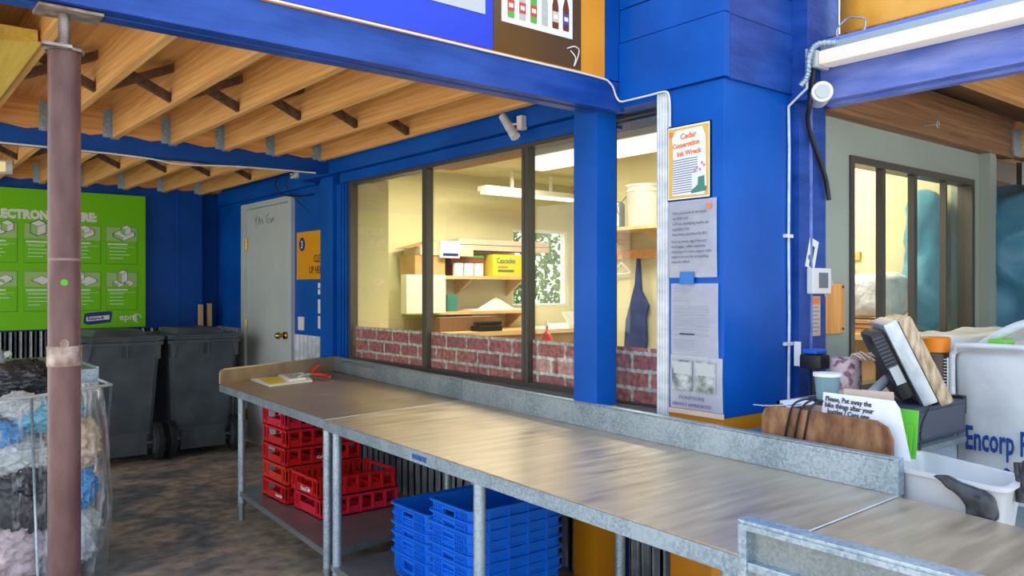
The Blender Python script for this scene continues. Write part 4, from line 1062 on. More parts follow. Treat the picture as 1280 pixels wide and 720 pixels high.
for j in range(22):
    if j in (2, 5, 15, 17): continue
    wbox(bm, FX, (XP - .009, 2.15, 1.415 - j * .0115), .0, (.08 if j < 5 else .175) + .02 * noise.noise(Vector((j, 5, 1))) - (.07 if j > 16 else 0), 0, .0022, 0, .0004)
link('text_lines', bm, newmat('faint_ink', (.38, .42, .52), .6), t)
bm = bmesh.new(); wbox(bm, FX, (XP - .009, 2.12, 1.232), 0, .075, 0, .006, 0, .0004); link('heading_line', bm, INK, t)
t = thing('photo_notice', (XP, 2.05, 0.92), 'crinkled sleeve with two photographs and a thank you note above the backsplash', 'notice')
bm = bmesh.new(); sheet(bm, XP - .010, 2.165, 1.905, 0.935, 1.148, 0.006); link('sheet', bm, PAPERS, t)
PHO = noisy('photo_print', (.10, .15, .13), (.55, .58, .60), 30, rough=.3)
for y0 in (2.150, 2.035):
    bm = bmesh.new(); wbox(bm, FX, (XP - .018, y0, 1.01), 0, .10, 0, .12, 0, .0006); link('photograph', bm, PHO, t)
    bm = bmesh.new(); wbox(bm, FX, (XP - .0185, y0 - .008, 1.075), 0, .084, 0, .048, 0, .0006); link('photo_sky', bm, GREYP, t)
text('DONATIONS', .021, (XP - .018, 2.115, .975), FX, INKG, t, name='text_line'); text('GREATLY APPRECIATED', .018, (XP - .018, 2.15, .948), FX, newmat('violet_ink', (.22, .12, .38), .5), t, name='text_line')
bm = bmesh.new(); wbox(bm, FX, (XP - .020, 2.17, .915), 0, .275, 0, .02, 0, .001); link('sleeve_hem', bm, CARDW, t)

# right strip items (facing -Y at y=1.88)
YR = 1.878
t = thing('tilted_card', (3.165, YR, 1.51), 'small tilted white card with a colour logo above the thermostat', 'card')
bm = bmesh.new(); wbox(bm, FY, (3.165, YR, 1.565), -.035, .035, -.065, .065, 0, .002, rot=-.3); link('card', bm, PWHITE, t)
bm = bmesh.new(); wbox(bm, FY, (3.16, YR - .002, 1.555), -.008, .012, -.045, .045, 0, .001, rot=-.3); link('text_lines', bm, INK, t)
bm = bmesh.new(); cyl(bm, (3.145, YR - .002, 1.55), (3.145, YR - .003, 1.55), .012, seg=10); link('logo', bm, BOOT, t)
t = thing('thermostat', (3.20, YR, 1.40), 'white square thermostat with grey screen on the blue post', 'thermostat')
bm = bmesh.new(); box(bm, 3.125, 3.27, YR - .03, YR, 1.395, 1.505, bev=.006); link('housing', bm, WHITE, t)
P('screen', newmat('grey_screen', (.16, .19, .21), .2), t, (3.17, 3.24, YR - .033, YR - .029, 1.42, 1.485))
bm = bmesh.new(); wbox(bm, FY, (3.275, YR - .002, 1.445), -.045, .045, -.045, .045, 0, .002, rot=.65)
single('paper_tag', bm, CARDW, 'cream paper tag turned diagonally behind the thermostat', 'tag')
t = thing('tag_strip', (3.19, YR, 1.22), 'cream hand written strip with orange stickers under the thermostat', 'note')
bm = bmesh.new(); wbox(bm, FY, (3.19, YR, 1.30), -.04, .04, -.085, .085, 0, .002); link('strip', bm, CARDW, t)
bm = bmesh.new(); wbox(bm, FY, (3.195, YR - .002, 1.35), -.03, .03, 0, .03, 0, .001); link('sticker', bm, ORP, t)
bm = bmesh.new()
for j in range(7): wbox(bm, FY, (3.16, YR - .002, 1.335 - j * .017), 0, .05 + .01 * (j % 2), 0, .004, 0, .001)
link('text_lines', bm, INKG, t)
bm = bmesh.new(); box(bm, 3.285, 3.50, YG - .016, YG - .002, 1.215, 1.44, bev=.002)
t = single('plywood_square', bm, PLYO, 'orange plywood square screwed to the grey green wall', 'board')
bm = bmesh.new()
for (x, z) in ((3.30, 1.235), (3.485, 1.235), (3.485, 1.425), (3.30, 1.425)): cyl(bm, (x, YG - .016, z), (x, YG - .02, z), .006, seg=10)
link('screw', bm, INK, t)

# ================================================================== COUNTER BEHIND THE BACKSPLASH AND ITS CLUTTER
t = thing('side_counter', (2.9, 1.55, 0), 'grey metal side counter behind the backsplash carrying the register', 'counter')
P('counter_top', GALVD, t, (2.46, 3.17, 1.26, 1.86, 0.855, 0.875), bev=.003); P('counter_body', GALV, t, (2.48, 3.15, 1.29, 1.84, 0.0, 0.854))
P('orange_panel', ORANGE, t, (2.452, 2.458, 1.7, 1.86, 0.1, 0.90))
t = thing('organiser_board', (2.5, 1.44, .875), 'brown particle board organiser front with rounded corners behind the backsplash', 'board')
bm = bmesh.new()
pts = [(1.67, .86), (1.67, .975), (1.655, 1.0), (1.63, 1.008), (1.26, 1.002), (1.225, .985), (1.208, .95), (1.208, .876)]
extr(bm, [(2.49, y, max(z, .876)) for y, z in pts], (.016, 0, 0)); link('board', bm, PLY, t)
bm = bmesh.new(); box(bm, 2.506, 2.56, 1.60, 1.612, .876, .96); box(bm, 2.506, 2.56, 1.27, 1.282, .876, .96); link('support', bm, PLY, t)
t = thing('handwritten_note', (2.54, 1.32, .88), 'white hand written note propped behind the brown organiser board', 'note')
bm = bmesh.new(); extr(bm, [(2.53, 1.472, .885), (2.556, 1.474, 1.066), (2.556, 1.23, 1.062), (2.548, 1.21, 1.04), (2.525, 1.165, .885)], (.002, 0, 0)); link('sheet', bm, PAPER, t)
Fn = FX @ Matrix.Rotation(-.13, 4, 'X')
for i, s in enumerate(('Please, Put away the', 'bike things after your', '  bottles / Cans one.')):
    text(s, .0235, (2.547 - .0032 * i, 1.462, 1.04 - i * .0205), FX @ Matrix.Rotation(math.radians(-8), 4, 'X'), INK, t, name='handwriting', bold=.0004, sx=.83, rot=-.03)
for i, (y, x, h) in enumerate(((1.205, 2.57, .955), (1.195, 2.585, .985), (1.185, 2.60, 1.03))):
    bm = bmesh.new(); extr(bm, [(x, y + .22, .878), (x + .02, y + .22, h), (x + .02, y, h), (x, y, .878)], (.004, 0, 0))
    single('folder', bm, LIME, 'lime green folder standing behind the white note, %s of three' % ['front', 'middle', 'rear'][i], 'folder', 'green folders on the side counter')
bm = bmesh.new(); extr(bm, [(2.60, 1.44, .885), (2.63, 1.44, 1.075), (2.63, 1.27, 1.08), (2.60, 1.25, .885)], (.003, 0, 0)); single('grey_card', bm, CARDW, 'pale grey pink card standing behind the hand written note', 'card')
t = thing('wooden_tray', (2.8, 1.6, .876), 'shallow wooden tray of loose papers on the side counter', 'tray')
bm = bmesh.new(); box(bm, 2.66, 3.0, 1.43, 1.72, .9, .91)
for b in ((2.66, 2.672, 1.43, 1.72, .91, 1.0), (2.988, 3.0, 1.43, 1.72, .91, 1.0), (2.66, 3.0, 1.43, 1.442, .91, 1.0), (2.66, 3.0, 1.708, 1.72, .91, 1.0)): box(bm, *b)
box(bm, 2.68, 2.98, 1.45, 1.70, .876, .9); link('tray_box', bm, CARDW, t)
t = thing('paper_pile', (2.6, 1.68, .876), 'untidy pile of loose papers beside the blue column', 'papers')
for k in range(5):
    bm = bmesh.new(); box(bm, -.05, .05, -.075, .075, 0, .002, mtx=Matrix.Translation((2.62, 1.69 - k * .02, .985 + .006 * k)) @ Matrix.Rotation(.5 * k + .3, 4, 'Z') @ Matrix.Rotation(.15, 4, 'Y'))
    link('paper_sheet', bm, [PAPER, CARDW, PAPER, INKG, PAPER][k], t)
bm = bmesh.new(); box(bm, 2.60, 2.655, 1.60, 1.70, .876, .98); link('box_under', bm, CARD, t)
for k, (y, dz) in enumerate(((1.40, .02), (1.375, 0), (1.35, -.01))):
    bm = bmesh.new(); tube(bm, smooth_path([(2.484, 1.575 - k * .035, .90), (2.482, 1.56 - k * .035, .97), (2.485, 1.54 - k * .03, 1.018 + dz * .3), (2.53, 1.51 - k * .02, 1.04), (2.62, 1.49, 1.01)]), .0038, 7)
    single('looped_cable', bm, CABLE, 'black cable looped over the brown organiser board, %s of three' % ['left', 'middle', 'right'][k], 'cable', 'cables over the organiser board', smooth=True)
# cup, mug, scanner
t = thing('clear_cup', (2.8, 1.6, 1.0), 'pale blue clear cup standing in front of the floral mug', 'cup')
bm = bmesh.new(); lathe(bm, [(.034, 0), (.036, .004), (.046, .108), (.043, .108), (.034, .006), (.0005, .006)], (2.74, 1.565, 1.0)); bmesh.ops.recalc_face_normals(bm, faces=bm.faces[:]); link('cup_body', bm, GCASE, t, smooth='auto')
bm = bmesh.new(); lathe(bm, [(.047, .1), (.049, .1), (.049, .112), (.046, .112)], (2.74, 1.565, 1.0)); link('rim', bm, PWHITE, t, smooth='auto')
t = thing('floral_mug', (3.0, 1.63, .876), 'tall pinkish floral jar with frayed paper at its rim', 'jar')
bm = bmesh.new(); lathe(bm, [(.055, 0), (.058, .01), (.058, .265), (.055, .27), (.052, .265), (.052, .02), (.0005, .02)], (3.02, 1.645, .876)); link('jar_body', bm, MUG, t, smooth='auto')
bm = bmesh.new()
for k in range(7): tube(bm, smooth_path([(3.0 + .006 * k, 1.62 - .008 * k, 1.14), (2.99 + .006 * k, 1.60 - .012 * k, 1.165 + .004 * (k % 3)), (2.98 + .005 * k, 1.56 - .015 * k, 1.15 - .005 * (k % 2))], 4), .004, 5)
link('frayed_paper', bm, CARDW, t)
t = thing('barcode_scanner', (3.0, 1.76, .876), 'black handheld scanner with blue trim standing beside the blue post', 'scanner')
bm = bmesh.new(); cyl(bm, (3.0, 1.765, .876), (3.0, 1.765, 1.10), .018, .022, seg=14); lathe(bm, [(.05, 0), (.05, .02), (.02, .03)], (3.0, 1.765, .876)); link('handle', bm, BLACK, t, smooth='auto')
bm = bmesh.new(); box(bm, 2.955, 3.03, 1.715, 1.81, 1.095, 1.155, bev=.015); link('head', bm, BLACK, t, smooth='auto')
bm = bmesh.new(); box(bm, 2.95, 3.032, 1.73, 1.795, 1.157, 1.175, bev=.008); link('blue_trim', bm, newmat('blue_plastic', (0.01, .12, .55), .3), t)
bm = bmesh.new(); box(bm, 3.0, 3.004, 1.83, 1.86, 1.10, 1.20, bev=.001); single('white_label', bm, PWHITE, 'torn white label hanging behind the scanner', 'label')

# register with monitor
t = thing('cash_register', (3.04, 1.5, .876), 'dark slate cash drawer on the side counter under the tilted monitor', 'register')
bm = bmesh.new(); box(bm, 2.80, 3.26, 1.30, 1.72, .876, 1.0, bev=.006); link('drawer_case', bm, REGM, t)
P('drawer_face', newmat('slate_face', (.075, .085, .12), .5), t, (2.82, 3.24, 1.296, 1.301, .89, .985), bev=.001); P('side_box', BLACK, t, (3.262, 3.295, 1.31, 1.42, .94, 1.01), bev=.004)
s_, c_ = math.sin(math.radians(39)), math.cos(math.radians(39))
right = Vector((c_, -s_, 0)); fwd = Vector((s_, c_, 0)); up = Vector((0, 0, 1))
t = thing('pos_monitor', (2.92, 1.42, 1.0), 'tilted silver touch monitor wrapped in plastic, seen from its edge', 'monitor')
hh = (up * math.cos(math.radians(25)) - right * math.sin(math.radians(25)))
nn = (right * math.cos(math.radians(25)) + up * math.sin(math.radians(25)))
yaw = Matrix.Rotation(math.radians(-16), 3, 'Z')
hh = yaw @ hh; nn = yaw @ nn; ww = nn.cross(hh).normalized()
M = Matrix((( nn.x, ww.x, hh.x, 0), (nn.y, ww.y, hh.y, 0), (nn.z, ww.z, hh.z, 0), (0, 0, 0, 1)))
M = Matrix.Translation((2.930, 1.305, .998)) @ M
# local: x=screen normal, y=width (away/toward), z=height
sg = 1 if ww.dot(fwd) > 0 else -1
def mb(x0, x1, y0, y1, z0, z1, bev=0): 
    b_ = bmesh.new(); a, b = (y0, y1) if sg > 0 else (-y1, -y0)
    box(b_, x0, x1, a, b, z0, z1, bev=bev); bmesh.ops.transform(b_, matrix=M, verts=b_.verts[:]); return b_
link('bezel', mb(0, .05, 0, .34, 0, .318, .008), SILVER, t, smooth='auto')
link('screen_wrap', mb(.05, .098, -.005, .345, -.02, .312, .014), FOIL, t, smooth='auto')
b_ = mb(-.055, 0, .03, .31, .04, .30, .02)
link('back_cover', b_, BLACK, t, smooth='auto')
b_ = bmesh.new()
for k in range(9):
    a, b = (.024, .12) if sg > 0 else (-.12, -.024)
    box(b_, -.05, -.012, a, b, .165 + k * .014, .172 + k * .014, bev=.001)
bmesh.ops.transform(b_, matrix=M, verts=b_.verts[:]); link('vent', b_, REGM, t)
link('sticker', mb(.012, .03, -.002, 0, .13, .23), GREYP, t); link('sticker', mb(-.045, -.012, .024, .031, .10, .17), GREYP, t)
b_ = bmesh.new(); cyl(b_, M @ Vector((-.03, sg * .17, .12)), (2.86, 1.50, 1.0), .018, seg=12); cyl(b_, (2.86, 1.50, 1.0), (2.86, 1.50, 1.015), .09, seg=24); link('stand', b_, SILVER, t, smooth='auto')
b_ = bmesh.new(); tube(b_, smooth_path([M @ Vector((.02, 0, 0)), (2.83, 1.27, .95), (2.80, 1.26, .89), (2.72, 1.235, .80), (2.70, 1.235, .72)]), .004, 7); single('monitor_cord', b_, CABLE, 'black cord hanging from the monitor down past the folders', 'cable', smooth=True)
t = thing('orange_lid_jar', (3.32, 1.42, .876), 'dark brown container with an orange cap behind the monitor', 'jar')
bm = bmesh.new(); lathe(bm, [(.055, 0), (.058, .01), (.058, .275), (.05, .29)], (3.33, 1.44, .876)); link('jar_body', bm, newmat('dark_brown_plastic', (.06, .03, .018), .3), t, smooth='auto')
bm = bmesh.new(); lathe(bm, [(.05, .29), (.054, .292), (.054, .345), (.048, .35)], (3.33, 1.44, .876)); link('cap', bm, newmat('orange_plastic', (.85, .25, .01), .4), t, smooth='auto')
bm = bmesh.new()
for k in range(11): box(bm, 3.295, 3.297, 1.355 + .004 * (k % 2), 1.40, 1.02 + k * .012, 1.024 + k * .012)
tube(bm, [(3.292, 1.378, 1.0), (3.292, 1.378, 1.15)], .003, 6); link('white_scale', bm, PWHITE, t)

# tub with glove
t = thing('low_stand', (2.9, .9, 0), 'low grey stand behind the right table holding the white tub', 'stand')
P('stand_top', GALVD, t, (2.36, 3.15, .55, 1.24, .64, .66), bev=.003)
for x, y in ((2.4, .6), (3.1, .6), (2.4, 1.2), (3.1, 1.2)):
    bm = bmesh.new(); cyl(bm, (x, y, 0), (x, y, .64), .018, seg=14); link('leg', bm, GALV, t, smooth='auto')
t = thing('white_tub', (2.55, 1.0, .66), 'white rounded plastic tub behind the steel table with a glove over its rim', 'tub')
cor = [Vector((2.42, 1.17)), Vector((2.72, 1.235)), Vector((2.58, .865)), Vector((2.37, .845))]
def rring(cor, k, z, n=6):
    cen = sum(cor, Vector((0, 0))) / 4; out = []
    for i in range(4):
        p = cor[i]; a = cor[i - 1]; b = cor[(i + 1) % 4]
        r = .045
        pa = p + (a - p).normalized() * r; pb = p + (b - p).normalized() * r
        for j in range(n + 1):
            u = j / n; q = pa * (1 - u) ** 2 + p * 2 * u * (1 - u) + pb * u * u
            q = cen + (q - cen) * k; out.append((q.x, q.y, z))
    return out
bm = bmesh.new(); rings = [rring(cor, .80, .662), rring(cor, .97, .872), rring(cor, 1.04, .874), rring(cor, 1.04, .886), rring(cor, .95, .886), rring(cor, .93, .87), rring(cor, .77, .68)]
vr = [[bm.verts.new(p) for p in r_] for r_ in rings]
for a, b in zip(vr[:-1], vr[1:]):
    n = len(a)
    for i in range(n): bm.faces.new((a[i], a[(i + 1) % n], b[(i + 1) % n], b[i]))
bm.faces.new(vr[0]); bm.faces.new(vr[-1]); bmesh.ops.recalc_face_normals(bm, faces=bm.faces[:]); link('tub_body', bm, TUB, t, smooth='auto')
# glove: cuff hanging over rim plus fingers
t = thing('work_glove', (2.38, .95, .80), 'black work glove draped over the rim of the white tub', 'glove')
bm = bmesh.new()
gp = [(1.03, .892), (1.0, .897), (.955, .885), (.885, .868), (.868, .85), (.862, .81), (.866, .795), (.90, .788), (.928, .790), (.938, .80), (.94, .825), (.965, .85), (1.0, .872)]
extr(bm, [(2.345, y, z) for y, z in gp], (.045, 0, 0))
bmesh.ops.triangulate(bm, faces=[f for f in bm.faces if len(f.verts) > 4])
bmesh.ops.subdivide_edges(bm, edges=bm.edges[:], cuts=3, use_grid_fill=True)
for k in range(4): bmesh.ops.smooth_vert(bm, verts=bm.verts[:], factor=.5, use_axis_x=True, use_axis_y=True, use_axis_z=True)
for v in bm.verts: v.co += Vector((1, 0, .2)) * .012 * noise.noise(v.co * 30)
link('glove_body', bm, GLOVE, t, smooth=True)
bm = bmesh.new(); tube(bm, [(2.338, .868, .803), (2.338, .90, .797), (2.338, .93, .80)], .006, 7); link('cuff_hem', bm, BLACK, t, smooth=True)
bm = bmesh.new()
tube(bm, smooth_path([(2.50, .85, .86), (2.505, .86, .90), (2.51, .865, .935)], 5), .011, 8); tube(bm, smooth_path([(2.49, .84, .86), (2.49, .842, .90), (2.485, .835, .945)], 5), .010, 8); tube(bm, smooth_path([(2.49, .85, .83), (2.495, .85, .87), (2.498, .85, .90)], 5), .014, 8)
single('glove_fingers', bm, GLOVE, 'black forked fingertips of a second glove poking above the tub', 'glove', smooth=True)

# Encorp bag
def softbox(bm, x0, x1, y0, y1, z0, z1, n=14, r=.12, amp=.015, fr=3.0, seed=1, crease=0):
    vs = bmesh.ops.create_cube(bm, size=2.0)['verts']
    bmesh.ops.subdivide_edges(bm, edges=bm.edges[:], cuts=n, use_grid_fill=True)
    c = Vector(((x0 + x1) / 2, (y0 + y1) / 2, (z0 + z1) / 2)); h = Vector(((x1 - x0) / 2, (y1 - y0) / 2, (z1 - z0) / 2))
    for v in bm.verts:
        p = Vector((v.co.x * h.x, v.co.y * h.y, v.co.z * h.z)); q = Vector([max(-h[i] + r, min(h[i] - r, p[i])) for i in range(3)])
        d = p - q
        if d.length > 1e-6: p = q + d.normalized() * r
        nv = (d.normalized() if d.length > 1e-6 else Vector((0, 0, 1)))
        w = c + p
        k = amp * (noise.noise(w * fr + Vector((seed, 0, 0))) + .5 * noise.noise(w * fr * 2.3) + (.8 * (0.5 - abs(noise.noise(w * fr * 1.3 + Vector((0, seed, 0))))) * crease))
        w = w + nv * k
        w.z = max(w.z, z0); v.co = w
t = thing('white_bulk_bag', (3.9, .7, 0), 'big white woven bulk bag with blue lettering behind the white tub', 'bag')
bm = bmesh.new(); softbox(bm, 3.3, 4.3, .35, 1.37, 0, 1.20, n=26, r=.06, amp=.010, fr=4, crease=.7); link('bag_body', bm, WBAG, t, smooth=True)
bm = bmesh.new(); tube(bm, smooth_path([(3.30, 1.36, .75), (3.30, 1.365, 1.10), (3.30, 1.355, 1.18), (3.295, 1.30, 1.20), (3.29, .9, 1.20), (3.29, .5, 1.20)], 6), .012, 8); link('seam', bm, WHITEF, t, smooth=True)
LETB = newmat('blue_lettering', (0.005, .045, .22), .5)
text('Encorp Pacific', .125, (3.274, 1.308, .812), FX, LETB, t, bold=.003, sx=.47)
text('-800-330-9767', .125, (3.274, 1.20, .672), FX, LETB, t, bold=.003, sx=.5)
bm = bmesh.new(); tube(bm, smooth_path([(3.45, 1.32, 1.19), (3.47, 1.2, 1.27), (3.5, 1.05, 1.31), (3.5, .95, 1.22)], 6), .018, 8); link('lifting_loop', bm, WHITEF, t, smooth=True)
bm = bmesh.new(); box(bm, 3.36, 3.46, 1.20, 1.26, 1.205, 1.225, bev=.006); single('green_scrap', bm, LIME, 'lime green plastic scrap lying on top of the white bulk bag', 'scrap')
bm = bmesh.new(); softbox(bm, 3.62, 4.9, 1.44, 1.84, .0, 1.2, n=14, r=.1, amp=.03, fr=4, seed=4, crease=1)
single('grey_bulk_bag', bm, WBAG, 'grey slumped bulk bag between the sliding window and the white bag', 'bag', smooth=True)
bm = bmesh.new(); softbox(bm, 5.25, 7.0, .3, 2.35, .0, 2.0, n=60, r=.22, amp=.06, fr=2.6, seed=9, crease=3.0)
single('tarp_bale', bm, TARP, 'huge blue tarpaulin covered bale at the right edge beyond the pale post', 'bale', smooth=True)
# dark shelving over the bale
t = thing('metal_shelving', (6.6, 2.6, 0), 'dark metal shelving showing above the blue bale', 'shelving')
for (x, y) in ((6.0, 2.45), (7.2, 2.45), (6.0, 2.9), (7.2, 2.9)): P('upright', GALVD, t, (x, x + .04, y, y + .04, 0, 2.42))
P('shelf_board', DARK, t, (6.0, 7.24, 2.45, 2.94, 2.1, 2.13)); P('crate', newmat('dark_red_brown', (.08, .03, .02), .6), t, (6.1, 7.1, 2.5, 2.9, 2.13, 2.25))
bm = bmesh.new(); box(bm, 5.22, 14, 3.0, 3.1, 0, 2.6); struct('wall_storage_back', bm, DARK)

# ================================================================== CLEAR WASTE BAG ON SORTING TABLE
t = thing('sorting_table', (.4, 5.4, 0), 'grey metal sorting tray table behind the clear waste bag', 'table')
P('tray_top', GALVD, t, (-.6, 1.03, 4.93, 5.95, .95, .975), bev=.003)
P('tray_front', GALV, t, (-.6, 1.035, 4.915, 4.93, .85, .975), bev=.002); P('tray_side', GALV, t, (1.03, 1.045, 4.93, 5.95, .85, .985), bev=.002)
for x, y in ((-.55, 4.98), (1.0, 4.98), (-.55, 5.9), (1.0, 5.9)):
    bm = bmesh.new(); cyl(bm, (x, y, 0), (x, y, .95), .02, seg=14); link('leg', bm, GALV, t, smooth='auto')
t = thing('bag_frame', (.62, 4.6, 0), 'thin wire frame holding open the clear waste bag', 'frame')
for p, q in (((.63, 4.32, .915), (.66, 4.33, 0)), ((1.035, 4.60, .915), (1.01, 4.80, .0))):
    bm = bmesh.new(); tube(bm, [p, q], .0065, 8); link('rod', bm, GALV, t, smooth=True)
bm = bmesh.new(); tube(bm, [(.1, 4.30, .915), (.63, 4.32, .915), (1.035, 4.60, .915), (1.035, 4.88, .915)], .008, 8); link('top_rod', bm, WHITEF, t, smooth=True)
t = thing('clear_waste_bag', (.5, 4.65, 0), 'clear polythene bag full of plastic waste hanging in a wire frame', 'bag')
bm = bmesh.new()
base = []
def sup(a, rx, ry, e=.35):
    ca, sa = math.cos(a), math.sin(a)
    return rx * math.copysign(abs(ca) ** e, ca), ry * math.copysign(abs(sa) ** e, sa)
NS = 120; NR = 30; rr = []
for j in range(NR + 1):
    v = j / NR; z = .01 + .905 * v
    row = []
    for i in range(NS):
        a = 2 * PI * i / NS
        k = .98 + .06 * math.sin(v * PI) - .05 * v
        x, y = sup(a, .50 * k, .27 * k, .5)
        fold = .012 * (v ** 1.5) * math.sin(i * 2.3) + .03 * noise.noise(Vector((x * 5, y * 5, z * 4)))
        r_ = math.hypot(x, y); x += x / r_ * fold; y += y / r_ * fold
        row.append(bm.verts.new((.50 + x, 4.62 + y, max(z + .01 * noise.noise(Vector((x * 9, y * 9, z))), .004))))
    rr.append(row)
for j in range(NR):
    for i in range(NS): bm.faces.new((rr[j][i], rr[j][(i + 1) % NS], rr[j + 1][(i + 1) % NS], rr[j + 1][i]))
bm.faces.new(rr[0][::-1]); link('bag_film', bm, CLEARBAG, t, smooth=True)
items = [((.18, 4.60, .20), (.17, .16, .18), BGW), ((.52, 4.56, .17), (.20, .18, .17), BGP), ((.80, 4.60, .18), (.16, .17, .17), BGW),
         ((.22, 4.62, .44), (.17, .17, .12), BGP), ((.62, 4.54, .43), (.17, .17, .17), BGK), ((.84, 4.58, .42), (.11, .16, .12), BGB), ((.42, 4.50, .36), (.11, .12, .12), BGW),
         ((.56, 4.52, .62), (.17, .14, .09), BGW), ((.25, 4.58, .64), (.18, .16, .11), BGK), ((.84, 4.57, .64), (.12, .16, .13), BGT), ((.50, 4.50, .73), (.12, .12, .06), BGB),
         ((.72, 4.56, .80), (.15, .16, .08), BGC), ((.60, 4.48, .86), (.08, .08, .06), BGW), ((.30, 4.60, .82), (.2, .17, .1), BGK), ((.42, 4.46, .55), (.05, .06, .04), BGG)]
cols = {id(BGW): 'white', id(BGP): 'pinkish white', id(BGK): 'black', id(BGB): 'bright blue', id(BGT): 'tan', id(BGC): 'cyan blue', id(BGG): 'small green'}
for k, (c_, s, m_) in enumerate(items):
    bm = bmesh.new(); blob(bm, c_, s, .17, 3.4, 5, k + 1, 1.3)
    for v in bm.verts: v.co.z = max(v.co.z, .012)
    lev = 'at the bottom' if c_[2] < .3 else ('at mid height' if c_[2] < .6 else ('near the top' if c_[2] < .75 else 'just under the rim')); sd = 'left' if c_[0] < .35 else ('centre' if c_[0] < .7 else 'right')
    single('crumpled_bag', bm, m_, 'crumpled %s plastic bag %s of the clear sack, %s%s side' % (cols[id(m_)], lev, 'small, ' if max(s) < .13 else ('wide, ' if max(s) >= .18 else ''), sd), 'plastic bag', 'plastic bags inside the clear sack', smooth=True)
bm = bmesh.new(); blob(bm, (.62, 4.66, .95), (.15, .15, .10), .22, 1.8, 5, 33, 1.2); single('crumpled_bag', bm, BGK, 'glossy black plastic bag heaped on top of the clear sack', 'plastic bag', smooth=True)
t = thing('clear_bottle', (.5, 4.75, 1.0), 'clear empty bottle lying on top of the waste heap', 'bottle')
bm = bmesh.new(); cyl(bm, (.36, 4.72, 1.03), (.56, 4.85, 1.07), .045, seg=20); cyl(bm, (.56, 4.85, 1.07), (.60, 4.876, 1.078), .045, .015, seg=20); link('bottle_body', bm, CLEARBAG, t, smooth=True)
bm = bmesh.new(); cyl(bm, (.60, 4.876, 1.078), (.615, 4.886, 1.081), .016, seg=14); link('cap', bm, PWHITE, t)

# ================================================================== FLYER AND SCISSORS
t = thing('printed_flyer', (2.2, 5.1, HT), 'white and yellow printed flyer lying on the far steel table', 'flyer')
def fly(pts, z, mat, nm, dz=.003):
    bm = bmesh.new(); extr(bm, [(x, y, z) for x, y in pts], (0, 0, dz)); return link(nm, bm, mat, t)
fly([(2.02, 5.24), (2.44, 5.28), (2.30, 4.90), (1.97, 4.80)], .812, PWHITE, 'bottom_sheet', .008)
fly([(2.06, 5.20), (2.22, 5.24), (2.12, 4.90), (2.0, 4.86)], .8205, YEP, 'yellow_print', .001)
fly([(2.22, 5.26), (2.42, 5.30), (2.30, 5.0), (2.15, 4.93)], .8205, PWHITE, 'top_sheet', .012)
for k in range(4): fly([(2.235 - .012 * k, 5.20 - .06 * k), (2.36 - .012 * k, 5.235 - .06 * k), (2.355 - .012 * k, 5.215 - .06 * k), (2.23 - .012 * k, 5.18 - .06 * k)], .833, PURP if k % 2 else INK, 'print_line', .001)
t = thing('scissors', (2.35, 5.08, HT), 'red handled scissors resting on the flyer', 'scissors')
bm = bmesh.new(); tube(bm, [(2.22, 4.95, .842), (2.36, 5.06, .85)], .006, 6); tube(bm, [(2.24, 5.05, .84), (2.36, 5.02, .845)], .006, 6); link('blades', bm, GALV, t)
bm = bmesh.new(); tube(bm, smooth_path([(2.36, 5.06, .85), (2.42, 5.13, .87), (2.47, 5.17, .885)], 4), .013, 8); tube(bm, smooth_path([(2.36, 5.02, .845), (2.41, 4.98, .84), (2.42, 4.90, .838)], 4), .013, 8); link('handles', bm, newmat('red_handle', (.6, .04, .02), .4), t, smooth=True)

# ================================================================== INSIDE THE ROOM
for i, (z, x1) in enumerate(((1.535, 5.33), (1.20, 5.33))):
    bm = bmesh.new(); box(bm, 4.0, x1, 6.25, 6.6, z - .03, z, bev=.002)
    for x in (4.6, 5.25): extr(bm, [(x, 6.59, z - .03), (x, 6.3, z - .03), (x, 6.59, z - .2)], (.02, 0, 0))
    single('wall_shelf', bm, SHELFW, 'pine wall shelf inside the room, %s of the pair' % ['upper', 'lower'][i], 'shelf', 'shelves in the room')
bm = bmesh.new(); box(bm, 3.78, 4.2, 6.15, 6.245, 1.19, 1.54, bev=.004); single('wall_cabinet', bm, WHITE, 'plain white cabinet at the left end of the shelves behind the glass', 'cabinet')
def cbox(name, x0, x1, y0, y1, z0, z1, mat, label, cat='box'):
    t = thing(name, ((x0 + x1) / 2, (y0 + y1) / 2, z0), label, cat)
    P('box_body', mat, t, (x0, x1, y0, y1, z0, z1), bev=.003)
    bm = bmesh.new(); box(bm, x0 + .01, x1 - .01, (y0 + y1) / 2 - .012, (y0 + y1) / 2 + .012, z1, z1 + .001); link('tape', bm, CARDW, t)
    return t
cbox('cardboard_box', 3.95, 4.28, 6.28, 6.55, 1.536, 1.72, CARD, 'brown cardboard box at the left of the upper shelf')
t = cbox('flat_carton', 4.0, 4.6, 6.27, 6.56, 1.722, 1.80, CARDW, 'flat open pale carton on top of the brown box', 'carton')
bm = bmesh.new(); extr(bm, [(3.9, 6.3, 1.78), (4.2, 6.3, 1.86), (4.2, 6.55, 1.86), (3.9, 6.55, 1.78)], (0, 0, .004)); link('flap', bm, CARD, t)
t = cbox('lettered_carton', 4.2, 4.42, 6.24, 6.265, 1.70, 1.86, WHITE, 'white lettered carton end on the upper shelf', 'carton'); P('blue_stripe', NAVY, t, (4.23, 4.40, 6.236, 6.241, 1.72, 1.745))
for k in range(2):
    cbox('long_tube_box', 4.45, 5.6, 6.30 + .0 * k, 6.52, 1.785 + .055 * k, 1.835 + .055 * k, CARDW, 'long pale boxed roll across the upper shelf, %s of two' % ['lower', 'upper'][k], 'carton')
t = thing('shelf_clutter_box', (4.62, 6.4, 1.536), 'reddish open box of small parts under the long rolls', 'box')
